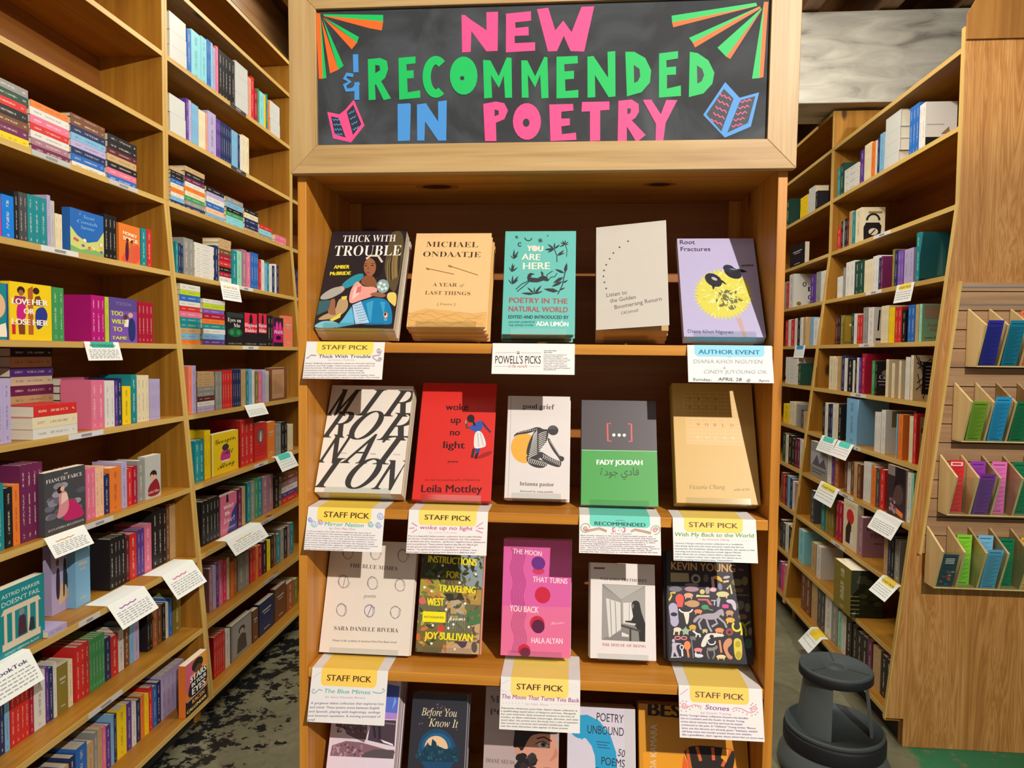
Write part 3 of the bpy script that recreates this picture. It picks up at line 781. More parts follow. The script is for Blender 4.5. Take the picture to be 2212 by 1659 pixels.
ZA, ZB, ZC, ZD, ZE, ZF, ZG, ZH = (660, 480, 6.383), (1075, 485, 6.379), (1450, 500, 6.636), (1075, 845, 6.506), (1420, 1170, 5.926), (1030, 1470, 5.672), (880, 1160, 6.145), (650, 1400, 5.395)
PX = (0, 0, 1.)
R1, R2, R3, R4 = 'on the top display shelf', 'on the second display shelf', 'on the third display shelf', 'on the lowest display shelf in view'

def a_thick(A):
    A.smooth = 2
    A.poly('5c4c32', [(1090, 130), (1318, 145), (1180, 1010), (1080, 930), (1000, 640), (1060, 400)])
    for i in range(14): A.leaf(random.choice(['8a7448', '3a3022', '6e6040']), 1060 + i * 13, 500 - i * 12, 1050 + i * 11, 880 - i * 6, .05)
    A.ell('241a1a', 870, 610, 125, 165); A.poly('8a5638', [(745, 730), (860, 730), (930, 880), (900, 905), (700, 870), (690, 800)])
    A.ell('9c6446', 815, 620, 84, 124); A.ell('2a1a16', 760, 600, 18, 7); A.ell('2a1a16', 850, 600, 20, 8); A.line('3a2018', [(735, 575), (785, 572)], 7); A.line('3a2018', [(830, 572), (885, 575)], 7)
    A.ell('9a4444', 790, 697, 30, 14); A.poly('87553a', [(795, 600), (775, 655), (810, 655)])
    A.line('d8ccb4', [(765, 505), (830, 462), (930, 472), (985, 560)], 30)
    A.poly('2f90a4', [(650, 705), (745, 710), (690, 810), (520, 900), (450, 910), (415, 860), (520, 770)])
    A.poly('a8a8a0', [(420, 870), (470, 930), (400, 980), (250, 1050), (120, 1055), (140, 990), (280, 900)]); A.poly('d8a090', [(400, 870), (450, 880), (470, 925), (420, 930)])
    A.poly('3a6068', [(110, 1070), (270, 1060), (250, 1200), (70, 1270)]); A.poly('b89a70', [(380, 1040), (500, 1030), (520, 1180), (400, 1290), (250, 1330), (60, 1340), (200, 1250), (330, 1230)])
    A.poly('98664a', [(270, 1050), (340, 1040), (330, 1180), (350, 1280), (270, 1270), (220, 1230), (260, 1150)])
    A.poly('e8a098', [(690, 850), (720, 890), (900, 895), (920, 960), (840, 1030), (700, 1070), (540, 1130), (520, 1050), (560, 900), (640, 800)])
    A.poly('f4c8be', [(600, 900), (680, 870), (660, 990), (560, 1080)]); A.poly('d87068', [(640, 890), (700, 880), (690, 960), (620, 980)])
    A.ell('8aa8a8', 990, 890, 85, 95); A.dots('d8e4e0', [(960, 850), (1010, 870), (980, 930), (1030, 920), (940, 900)], 22)
    A.poly('e4c868', [(1050, 980), (1160, 975), (1180, 1040), (1160, 1180), (1130, 1160), (1040, 1070)])
    A.poly('1c80b4', [(700, 1090), (880, 1040), (1040, 1070), (1110, 1200), (1115, 1400), (1080, 1425), (580, 1415), (560, 1150)])
    A.poly('98644a', [(790, 1000), (900, 960), (1040, 1000), (1010, 1050), (880, 1030)])
    for q in ([(760, 1120), (860, 1080), (820, 1400), (790, 1300)], [(950, 1100), (1020, 1110), (1000, 1300)]): A.poly('3f9fce', q)
    A.poly('62b6da', [(560, 1160), (600, 1410), (330, 1455), (440, 1330)])
    A.poly('b4cfe6', [(570, 1140), (690, 1090), (800, 1390), (610, 1410)])
    for i in range(7): A.line('4a90c4', [(590 + i * 12, 1150 + i * 36), (660 + i * 12, 1140 + i * 36), (720 + i * 10, 1125 + i * 36)], 9)
    A.poly('7cc0d4', [(50, 1400), (180, 1340), (400, 1380), (340, 1460), (40, 1445)]); A.poly('e0cc50', [(420, 1020), (500, 1010), (490, 1060), (430, 1060)]); A.poly('e0cc50', [(250, 1340), (420, 1240), (400, 1310), (290, 1360)])
    A.text('f2ece4', 'THICK WITH', (440, 262), (1165, 280), 95, 'serif'); A.text('f2ece4', 'TROUBLE', (320, 450), (1235, 475), 145, 'serif')
    A.text('ecdc2c', 'AMBER', (320, 628), (530, 632), 50, 'heavy'); A.text('ecdc2c', 'McBRIDE', (265, 718), (548, 720), 50, 'heavy')
    A.ell('e08a3a', 1025, 1290, 32, 40); A.ell('f0ece8', 1025, 1295, 16, 30); A.ell('1a1a1a', 1020, 1280, 12, 24); A.line('dce8f0', [(1000, 1345), (1046, 1345)], 6); A.line('dce8f0', [(1005, 1362), (1040, 1362)], 5)
display_book('a', [(312, 100), (1322, 135), (1128, 1478), (36, 1445)], ZA, S1, 1.452, 28, 4, '2a2226', 'dark book with a woman in a blue gown', R1, art=a_thick, cov2='d6cec2')
def a_year(A):
    A.text('4a3222', 'MICHAEL', (968, 578), (1335, 572), 38, 'serif'); A.text('4a3222', 'ONDAATJE', (945, 648), (1352, 642), 38, 'serif')
    A.line('94703c', [(968, 730), (1165, 768)], 6); A.line('94703c', [(968, 730), (990, 740)], 13); A.line('94703c', [(1125, 707), (1335, 770)], 6); A.line('94703c', [(1125, 707), (1150, 717)], 13)
    A.text('6a4a28', 'A YEAR', (1012, 858), (1185, 856), 26, 'serif'); A.text('6a4a28', 'of', (1203, 856), (1236, 856), 20, 'ital'); A.text('6a4a28', 'LAST THINGS', (957, 918), (1280, 916), 27, 'serif'); A.text('8a6838', '[ Poems ]', (1045, 993), (1172, 991), 16, 'ital')
    A.poly('dfae68', [(836, 1060), (960, 1020), (1130, 1030), (1250, 1050), (1410, 1030), (1395, 1145), (830, 1150)])
    for k in range(5):
        A.line('bd8c4c', [(835 + j * 28, 1052 + k * 20 + 14 * math.sin(j * .8 + k * 1.7) + 6 * math.sin(j * 1.9)) for j in range(20)], 3)
display_book('b', [(900, 484), (1430, 470), (1392, 1142), (822, 1155)], Z2, S1, 1.462, 24, 4, 'e6c088', 'sand coloured book of poems with two drawn sticks', R1, hard=True, art=a_year, jit=.006, cov2='d8a868')
def a_here(A):
    B = '2c3034'
    for x, y, r in ((280, 188, 30), (605, 222, 42)):
        for k in range(6): A.leaf(B, x, y, x + r * math.cos(k * 1.05 + .3), y + r * math.sin(k * 1.05 + .3), .16)
    A.ring(B, 440, 180, 50, 50, 14, .2, PI - .2); A.leaf(B, 700, 160, 722, 142, .3); A.ring(B, 322, 288, 22, 24, 14, .6, 5.6)
    for bx, by, L in ((232, 490, [(190, 440), (245, 355), (305, 378), (298, 435)]), (205, 668, [(168, 600), (220, 545), (245, 560), (290, 600)]), (207, 838, [(155, 770), (220, 712), (300, 718), (300, 765)]), (512, 962, [(330, 955), (412, 868), (512, 860), (615, 835), (632, 918)])):
        for q in L: A.leaf(B, bx, by, q[0], q[1], .1)
    A.line(B, [(830, 510), (832, 420), (795, 330)], 12)
    for q in ((700, 385), (660, 345), (705, 265), (805, 240), (880, 265)): A.leaf(B, 795, 332, q[0], q[1], .12)
    for q in ((940, 340), (945, 380)): A.leaf(B, 834, 420, q[0], q[1], .1)
    A.line(B, [(965, 430), (975, 340), (950, 260)], 9)
    for q in ((880, 240), (905, 210), (952, 195), (1000, 220), (870, 300), (1000, 265)): A.leaf(B, 950, 260, q[0], q[1], .12)
    A.line(B, [(835, 955), (900, 830), (930, 700), (945, 640)], 14); A.leaf(B, 938, 660, 970, 515, .16)
    for x0, y0, q in ((935, 660, (800, 610)), (920, 715, (770, 805)), (905, 775, (750, 855)), (905, 800, (985, 752)), (865, 900, (940, 858)), (850, 915, (640, 888))): A.leaf(B, x0, y0, q[0], q[1], .13)
    A.poly(B, [(415, 740), (428, 695), (460, 672), (525, 686), (478, 706), (466, 735), (560, 742), (618, 706), (605, 660), (612, 642), (640, 668), (640, 704), (672, 712), (720, 760), (700, 782), (640, 772), (560, 800), (470, 800), (425, 790)])
    A.line(B, [(430, 785), (340, 830), (258, 905)], 13); A.line(B, [(440, 795), (380, 850), (275, 935)], 13); A.line(B, [(690, 745), (690, 690), (770, 635)], 12); A.line(B, [(710, 765), (740, 725), (800, 712), (832, 662)], 12)
    A.text('f4e6d2', 'YOU', (420, 372), (635, 372), 75, 'heavy'); A.ell('f0d4c4', 522, 335, 40, 42); A.text('f4e6d2', 'ARE', (345, 495), (595, 495), 85, 'bold'); A.text('f4e6d2', 'HERE', (362, 628), (730, 612), 95, 'bold')
    A.text('ae4a44', 'POETRY IN THE', (165, 1088), (965, 1082), 70, 'bold'); A.text('ae4a44', 'NATURAL WORLD', (155, 1208), (970, 1200), 72, 'bold')
    A.text('1c3438', 'EDITED AND INTRODUCED BY', (150, 1305), (980, 1292), 45, 'bold'); A.text('1c3438', '24TH POET LAUREATE OF', (152, 1368), (510, 1356), 22); A.text('1c3438', 'THE UNITED STATES', (150, 1410), (488, 1402), 22)
    A.text('f6f2e8', 'ADA LIMÓN', (530, 1398), (972, 1396), 62, 'heavy')
display_book('c', [(128, 112), (1106, 68), (1064, 1508), (54, 1522)], ZB, S1, 1.47, 16, 2, '62bab2', 'turquoise book with a leaping black deer', R1, hard=True, pagec='8a929a', art=a_here, jit=.004, tmin=.03)
def a_listen(A):
    A.dots('4a4a4c', [(658, 558), (597, 595), (553, 632), (526, 671), (501, 711), (485, 750), (481, 792), (487, 835), (499, 880)], 6)
    A.text('68645e', 'Listen to', (502, 942), (648, 932), 29); A.text('68645e', 'the Golden', (527, 985), (710, 970), 29); A.text('68645e', 'Boomerang Return', (560, 1033), (893, 997), 29); A.text('68645e', 'CAConrad', (606, 1075), (728, 1062), 20, 'slant')
display_book('d', [(432, 440), (925, 434), (945, 1176), (424, 1172)], Z3, S1, 1.462, 20, 3, 'cdc6bc', 'plain off-white book with an arc of tiny dots', R1, pagec='caa878', art=a_listen, cov2='c8c8b8', flap=.2)
def a_root(A):
    A.poly('c0a09c', [(930, 1240), (1000, 1230), (1085, 1520), (1040, 1520)])
    st = [(740 + (430 if i % 2 else 365) * math.cos(2 * PI * i / 90), 900 + (375 if i % 2 else 310) * math.sin(2 * PI * i / 90)) for i in range(90)]
    A.poly('d4cc58', st)
    rn = random.Random(5)
    for i in range(46):
        a = rn.uniform(0, 2 * PI); r = rn.uniform(.05, .62)
        A.ell('6e6c4c', 800 + 330 * r * math.cos(a), 980 + 240 * r * math.sin(a), rn.uniform(16, 34), rn.uniform(12, 26), rn.uniform(0, 3))
    for i in range(120):
        a = rn.uniform(0, 2 * PI); r = rn.uniform(.1, .95); x, y = 750 + 390 * r * math.cos(a), 920 + 320 * r * math.sin(a); b = a + rn.uniform(-.8, .8); l = rn.uniform(40, 95)
        A.leaf(rn.choice(['f0ea96', 'e8e070', 'f6f0b0', 'c8c048']), x, y, x + l * math.cos(b), y + l * math.sin(b), .1)
    A.ell('2c2c36', 600, 700, 132, 84, .5); A.ell('262630', 880, 590, 130, 72, .35); A.ell('2e3040', 820, 530, 85, 52, .3); A.ell('bcb0b4', 612, 682, 45, 20, .4); A.leaf('20222a', 900, 545, 1080, 565, .14); A.leaf('8a8ca0', 820, 530, 940, 545, .06); A.leaf('20222a', 600, 745, 600, 840, .2); A.leaf('20222a', 690, 690, 790, 760, .1)
    A.text('483e50', 'Root', (122, 200), (335, 192), 60); A.text('483e50', 'Fractures', (133, 298), (555, 284), 60); A.text('483e50', 'poems', (1005, 490), (1170, 482), 34, 'bold'); A.text('7484a8', 'Diana Khoi Nguyen', (240, 1468), (890, 1462), 50)
display_book('e', [(78, 120), (1165, 82), (1362, 1500), (182, 1525)], ZC, S1, 1.452, 29, 4, 'b6aed2', 'lavender book with beetles on a yellow seed head', R1, pagec='a8b4ae', art=a_root)

def a_mirror(A):
    K = '3c3836'
    for ch, x0, x1, b, h in (('M', 300, 500, 385, 225), ('I', 565, 720, 385, 222), ('R', 775, 990, 393, 222), ('R', 250, 450, 572, 222), ('O', 478, 712, 585, 235), ('R', 740, 975, 595, 230), ('N', 220, 430, 788, 240), ('A', 425, 640, 792, 245), ('T', 700, 940, 800, 240), ('I', 190, 345, 1000, 250), ('O', 440, 690, 1005, 250), ('N', 690, 920, 1012, 245)):
        co, fs, wd = text2d(ch, 'ital')
        u0, v0 = A.P(x0, b); u1, v1 = A.P(x1, b); v2 = A.P(x0, b - h)[1]
        pts = [(u0 + (u1 - u0) * x / wd + .30 * (v2 - v0) * (y / .68 - .5), v0 + (v2 - v0) * y / .68) for x, y in co]
        for e in (0, .0012, .0024, .0036): A.raw(K, [(x + e, y) for x, y in pts], fs)
    A.text('8a7a70', 'DON', (398, 712), (445, 713), 11); A.text('8a7a70', 'MEE', (650, 718), (695, 719), 11); A.text('8a7a70', 'CHOI', (845, 723), (900, 724), 11)
display_book('f', [(330, 122), (1022, 140), (905, 1052), (165, 1040)], Z4, S2, 1.452, 27, 4, 'e6ded4', 'white book filled with huge black slanted letters', R2, pagec='dccca8', art=a_mirror)
def a_woke(A):
    A.smooth = 2
    K = '380c12'
    A.text(K, 'woke', (1305, 340), (1495, 338), 58, 'bold'); A.text(K, 'up', (1350, 448), (1432, 448), 58, 'bold'); A.text(K, 'no', (1343, 554), (1425, 553), 58, 'bold'); A.text(K, 'light', (1287, 662), (1468, 664), 60, 'bold'); A.text(K, 'poems', (1327, 785), (1413, 785), 20, 'bold')
    A.text(K, 'New York Times-bestselling author of Nightcrawling', (1130, 940), (1605, 944), 17, 'ital'); A.text(K, 'Leila Mottley', (1103, 1035), (1620, 1046), 66, 'bold')
    A.poly('a01a1e', [(1560, 745), (1640, 700), (1705, 680), (1705, 715), (1600, 755)])
    A.line('4a2018', [(1548, 665), (1532, 745)], 24); A.line('2c1414', [(1585, 680), (1562, 752)], 24); A.line('6a3a2a', [(1480, 425), (1486, 490), (1530, 478)], 20); A.line('4a2c50', [(1612, 432), (1660, 490), (1692, 525)], 18)
    A.poly('3454a8', [(1500, 490), (1545, 450), (1610, 416), (1628, 455), (1612, 515), (1555, 525)]); A.poly('2c4898', [(1560, 665), (1622, 625), (1594, 690), (1565, 715)])
    A.poly('e2dedc', [(1553, 518), (1615, 510), (1662, 640), (1622, 658), (1560, 668), (1545, 640)]); A.line('b8b4b8', [(1580, 530), (1590, 650)], 7); A.line('b8b4b8', [(1602, 530), (1630, 640)], 7)
    A.ell('241c1e', 1520, 408, 32, 34); A.line('241c1e', [(1535, 420), (1556, 470)], 18)
    A.line('b8b0ae', [(1478, 425), (1478, 452)], 9)
display_book('g', [(1120, 114), (1745, 105), (1697, 1125), (1026, 1095)], Z4, S2, 1.462, 25, 3, 'd62a22', 'red book with a small figure in a white skirt', R2, hard=True, art=a_woke, jit=.003)
def a_grief(A):
    A.smooth = 2
    A.line('c4bab6', [(188, 80), (170, 800), (145, 1505)], 10)
    A.ell('eaaa40', 375, 812, 192, 212)
    K, Wt = '383234', 'e6e0de'
    body = [[(490, 610), (570, 495), (640, 540), (725, 530), (700, 690), (640, 775), (590, 830), (625, 930), (560, 965), (420, 920), (398, 880), (430, 740)], [(572, 497), (562, 548), (430, 605), (262, 628), (225, 672), (232, 625), (300, 582), (450, 545)],
            [(712, 640), (762, 720), (832, 830), (885, 905), (935, 910), (938, 962), (885, 992), (858, 930), (780, 840), (700, 690)], [(400, 895), (560, 950), (700, 1010), (692, 1052), (622, 1086), (500, 1072), (408, 1010)], [(595, 835), (700, 905), (840, 968), (905, 985), (882, 1060), (820, 1058), (700, 1022), (600, 955)]]
    for q in body: A.poly(K, q)
    A.ell(K, 780, 545, 76, 70); A.ring('8a8284', 775, 535, 50, 45, 6, 3.4, 6); A.ring('8a8284', 770, 540, 30, 28, 5, 3.4, 6)
    for i in range(13):
        y = 575 + i * 27; A.line(Wt, [(500 - i * 6, y + 50), (545 - i * 2, y), (556, y - 18)], 9)
        if i < 10: A.line(Wt, [(575, y + 40), (630, y + 8), (690 - i * 3, y - 6)], 9)
    for i in range(10):
        A.line(Wt, [(425 + i * 27, 945 + i * 6), (440 + i * 27, 985 + i * 4), (420 + i * 27, 1015 + i * 5)], 8)
        A.line(Wt, [(640 + i * 25, 885 + i * 11), (650 + i * 25, 930 + i * 10), (632 + i * 25, 945 + i * 10)], 7)
        A.line(Wt, [(290 + i * 27, 602 - i * 6), (305 + i * 27, 590 - i * 6), (300 + i * 27, 575 - i * 5)], 6)
        A.line(Wt, [(725 + i * 15, 690 + i * 22), (740 + i * 15, 705 + i * 22), (752 + i * 15, 690 + i * 22)], 6)
    A.text('322c2c', 'good grief', (350, 255), (800, 250), 72, 'serif'); A.text('4c4442', 'brianna pastor', (312, 1335), (790, 1332), 56, 'serif'); A.text('5c5450', 'foreword by yung pueblo', (315, 1425), (780, 1422), 26, 'serif')
display_book('h', [(148, 82), (1026, 58), (1000, 1506), (92, 1515)], ZD, S2, 1.468, 20, 3, 'ddd5d3', 'pale book with a striped crouching figure and orange sun', R2, hard=True, art=a_grief, jit=.003, cov2='e8e2e0')
def a_fady(A):
    A.poly('4aa04e', [(366, 688), (1001, 688), (1036, 1170), (373, 1160)]); A.line('a8d8a8', [(366, 688), (1001, 688)], 5)
    for q in ([(600, 460), (572, 460), (582, 608), (610, 608)], [(745, 460), (773, 460), (783, 608), (755, 608)]): A.line('d85c60', q, 13)
    A.dots('eeeaea', [(630, 556), (675, 556), (718, 556)], 14)
    A.text('f4f0ec', 'FADY JOUDAH', (497, 810), (882, 808), 42, 'heavy'); A.text('1e3c22', '\u0629\ufea9\ufeee\ufe9f \ufef1\ufea9\ufe8e\ufed3', (530, 905), (857, 897), 66)
display_book('i', [(352, 268), (970, 262), (1036, 1168), (374, 1156)], Z5, S2, 1.475, 20, 2, '4c444a', 'dark grey and green book with red square brackets', R2, art=a_fady, tmin=.016)
def a_world(A):
    g = 'dcbc80'
    def grid(x0, y0, x1, y1, dx, nr, nc, dr=0):
        for i in range(nr + 1): A.line(g, [(x0 + (x1 - x0) * 0 + dr * i / nr, y0 + (y1 - y0) * i / nr), (x1 + dr * i / nr * 1.6, y0 + (y1 - y0) * i / nr)], 4)
        for i in range(nc + 1): A.line(g, [(x0 + (x1 - x0) * i / nc, y0), (x0 + dr + (x1 + dr * .6 - x0) * i / nc, y1)], 4)
    A.poly('d3ab6c', [(1278, 415), (1748, 415), (1775, 640), (1290, 640)])
    grid(1278, 415, 1745, 640, 0, 7, 7, 14); grid(1250, 190, 1690, 385, 0, 6, 6, 10)
    for i, ch in enumerate('WORLD'): A.text('9a7440', ch, (1375 + i * 72, 482), (1405 + i * 72, 482), 26, 'serif')
    for i, ch in enumerate('POEMS'): A.text('e8d0a0', ch, (1378 + i * 74, 592), (1404 + i * 74, 592), 26, 'serif')
    for i, ch in enumerate('WITH'): A.text('9a7440', ch, (1300 + i * 75, 258), (1328 + i * 75, 258), 22, 'serif')
    for i, ch in enumerate('BACK'): A.text('9a7440', ch, (1300 + i * 75, 332), (1328 + i * 75, 332), 22, 'serif')
    A.text('8a6830', 'Victoria Chang', (1325, 1022), (1630, 1012), 34, 'ital'); A.text('8a6830', 'author of Obit', (1705, 1024), (1840, 1018), 18, 'ital')
display_book('j', [(1152, 115), (1840, 110), (1936, 1138), (1216, 1142)], Z5, S2, 1.455, 22, 4, 'c8a050', 'mustard gold book with a pale letter grid', R2, art=a_world, hard=True, cov2='a8863c', jit=.004)

def a_mimes(A):
    g = '8c8488'
    for i, (x, y) in enumerate(((375, 345), (575, 352), (768, 362), (357, 543), (550, 547), (732, 555), (410, 145), (600, 145), (790, 155))):
        c = '7c76a8' if i == 4 else g
        A.ring(c, x, y, 34, 44, 4); A.ring(c, x + 4, y + 3, 40, 40, 3, .4 * i, 5 + .2 * i); A.ring(c, x - 3, y, 28, 46, 3, 1 + i, 4.4 + i)
    A.line('7c76a8', [(535, 585), (568, 510)], 5); A.line(g, [(372, 380), (390, 310)], 4)
    A.text('5c4c46', 'THE BLUE MIMES', (418, 245), (750, 262), 28, 'serif'); A.text('6a5c58', 'poems', (510, 455), (597, 455), 26, 'ital'); A.text('5c4c46', 'SARA DANIELE RIVERA', (300, 685), (750, 700), 30, 'serif'); A.text('6a5c58', 'Winner of the Academy of American Poets First Book Award', (287, 765), (738, 778), 15, 'serif')
display_book('k', [(302, 62), (896, 62), (826, 872), (192, 842)], Z6, S3, 1.475, 20, 3, 'e4d8cc', 'cream book with pencilled pebble rings', R3, art=a_mimes)
def a_instr(A):
    rn = random.Random(3)
    A.poly('8c9ca4', [(700, 160), (1062, 160), (1030, 680), (760, 640), (700, 420)])
    A.poly('3c3e2a', [(240, 190), (720, 190), (700, 560), (218, 545)]); A.poly('a8983c', [(212, 565), (440, 560), (520, 760), (350, 790), (190, 780)])
    A.poly('b28c42', [(740, 730), (1022, 690), (1000, 900), (800, 890)]); A.poly('3a3222', [(480, 750), (740, 745), (780, 830), (560, 850)]); A.poly('b4a494', [(520, 855), (700, 830), (780, 900), (765, 1030), (520, 1010)])
    A.poly('4c7448', [(790, 980), (992, 960), (972, 1180), (820, 1165)]); A.poly('c49e7c', [(850, 1185), (980, 1150), (948, 1570), (400, 1540), (560, 1390), (860, 1375)]); A.poly('74643a', [(150, 1150), (420, 1180), (500, 1300), (440, 1530), (110, 1505)])
    for i in range(190):
        x, y = rn.uniform(190, 980), rn.uniform(210, 1480); l = rn.uniform(50, 130); a = rn.uniform(0, 6.3)
        x -= (y - 800) * .09
        base = ['2c3020', '5c6a34', '46502c'] if y < 560 else ['c0a848', '6c7a3c', '3c4a2c', 'c87840'] if x < 500 else ['8a7040', 'c09a4c', '4a5a34', '6a5238']
        A.leaf(rn.choice(base), x, y, x + l * math.cos(a), y + l * math.sin(a), .22)
    for i in range(9): A.line('7c8878', [(530 + i * 30, 1010), (520 + i * 30, 1250)], 9)
    A.ell('d04438', 455, 1210, 45, 40); A.ell('d06a60', 225, 850, 48, 48); A.ell('c8682c', 150, 1320, 30, 50); A.poly('4c3c50', [(630, 1385), (800, 1390), (770, 1460), (720, 1480)]); A.ell('5a5040', 890, 1470, 40, 75)
    A.line('6a2c24', [(600, 560), (600, 640)], 8); A.ring('6a2c24', 605, 615, 45, 50, 6, PI, 2 * PI)
    A.dots('f4f0ea', [(505, 382), (945, 485), (722, 605), (258, 673), (347, 722), (784, 882), (528, 962), (345, 1170), (548, 1208), (617, 1160), (825, 1197), (318, 1408), (623, 1490), (450, 525)], 17)
    Y = 'f4e41c'
    A.text(Y, 'INSTRUCTIONS', (318, 345), (960, 374), 92, 'heavy'); A.text(Y, 'FOR', (550, 543), (715, 548), 92, 'heavy'); A.text(Y, 'TRAVELING', (435, 722), (932, 747), 92, 'heavy'); A.text(Y, 'WEST', (280, 910), (500, 914), 102, 'heavy'); A.text(Y, 'JOY SULLIVAN', (230, 1345), (865, 1388), 98, 'heavy')
    A.poly(Y, [(225, 985), (512, 996), (522, 1010), (512, 1138), (220, 1122), (210, 1108)]); A.text('5a5210', 'AUTOGRAPHED', (235, 1070), (492, 1084), 28, 'bold'); A.text('f4f0ea', 'poems', (545, 1108), (780, 1108), 74, 'script')
display_book('l', [(255, 150), (1076, 140), (955, 1572), (106, 1510)], ZG, S3, 1.475, 19, 5, '6c6a48', 'desert painting book with yellow lettering and yellow sticker', R3, art=a_instr, tmin=.05, cov2='e88a78', pagec='e0c4bc', jit=.003)
def a_moon(A):
    A.poly('e4709c', [(1088, 1310), (1237, 1310), (1232, 1423), (1081, 1414)])
    for k in range(9): A.line('8c2468', [(1108 + k * 3.2 + 3 * math.sin(j * .55), 1186 + j * 5.2) for j in range(44)], .9)
    A.ell('6c2c86', 1165, 1216, 15, 14); A.ell('d03a64', 1165, 1233, 13, 8); A.ell('6c2c86', 1165, 1219, 14, 12); A.ell('cc2444', 1173, 1285, 17, 18); A.ell('cc2840', 1160, 1347, 16, 17); A.ell('611c44', 1162, 1353, 14, 15); A.ell('cc2840', 1131, 1404, 13, 13); A.ell('7a2040', 1133, 1409, 11, 11)
    F = 'f6dce8'
    A.text(F, 'THE MOON', (1111, 1198), (1172, 1201), 10.5, 'bold'); A.text(F, 'THAT TURNS', (1152, 1257), (1228, 1259), 12, 'bold'); A.text(F, 'YOU BACK', (1102, 1321), (1163, 1324), 13.5, 'bold'); A.text(F, 'HALA ALYAN', (1147, 1389), (1215, 1391), 12.5, 'bold'); A.text('f0b8c8', 'Poems', (1189, 1350), (1220, 1346), 8, 'script')
display_book('m', [(1093, 1168), (1240, 1163), (1232, 1423), (1081, 1414)], PX, S3, 1.485, 13, 2, 'dc60a6', 'pink book with red moon discs and wavy lines', R3, hard=True, art=a_moon, tmin=.026, jit=.004, cov2='e8e2e0')
def a_house(A):
    A.poly('87827f', [(450, 365), (748, 372), (757, 770), (452, 755)]); A.poly('b6b2ae', [(456, 368), (742, 374), (582, 470)]); A.poly('9c9894', [(452, 380), (580, 470), (586, 690), (454, 750)]); A.poly('a6a29e', [(748, 376), (582, 472), (590, 640), (752, 640)])
    A.poly('dad6d2', [(476, 462), (578, 492), (584, 680), (502, 740)]); A.poly('dedad6', [(596, 492), (700, 490), (700, 600), (600, 640)]); A.line('8a8682', [(505, 475), (520, 725)], 5); A.line('8a8682', [(540, 485), (552, 705)], 5); A.line('9a9692', [(640, 492), (640, 615)], 4); A.poly('dedad6', [(590, 700), (640, 720), (640, 735), (590, 730)])
    A.poly('2a2626', [(690, 480), (715, 510), (726, 560), (755, 640), (757, 768), (715, 762), (710, 705), (690, 662), (612, 632), (612, 620), (655, 618), (668, 590), (655, 520)]); A.ell('2a2626', 684, 508, 30, 32); A.poly('8a7a74', [(660, 500), (672, 505), (668, 535), (658, 525)])
    A.poly('484442', [(585, 645), (722, 686), (722, 700), (585, 660)]); A.line('3a3634', [(650, 675), (652, 765)], 12); A.poly('c8c4c0', [(610, 628), (690, 640), (680, 655), (605, 640)])
    A.text('5c4c46', 'NATASHA TRETHEWEY', (435, 338), (762, 346), 20, 'serif'); A.text('b4545e', 'THE HOUSE OF BEING', (453, 797), (763, 811), 20, 'serif'); A.rect('a43c48', 390, 250, 465, 262)
display_book('n', [(368, 218), (812, 220), (840, 908), (374, 884)], Z7, S3, 1.478, 17, 3, 'e6dedc', 'white book with a black and white photo of a reader', R3, hard=True, art=a_house, tmin=.036, jit=.004, cov2='d8ccc6')
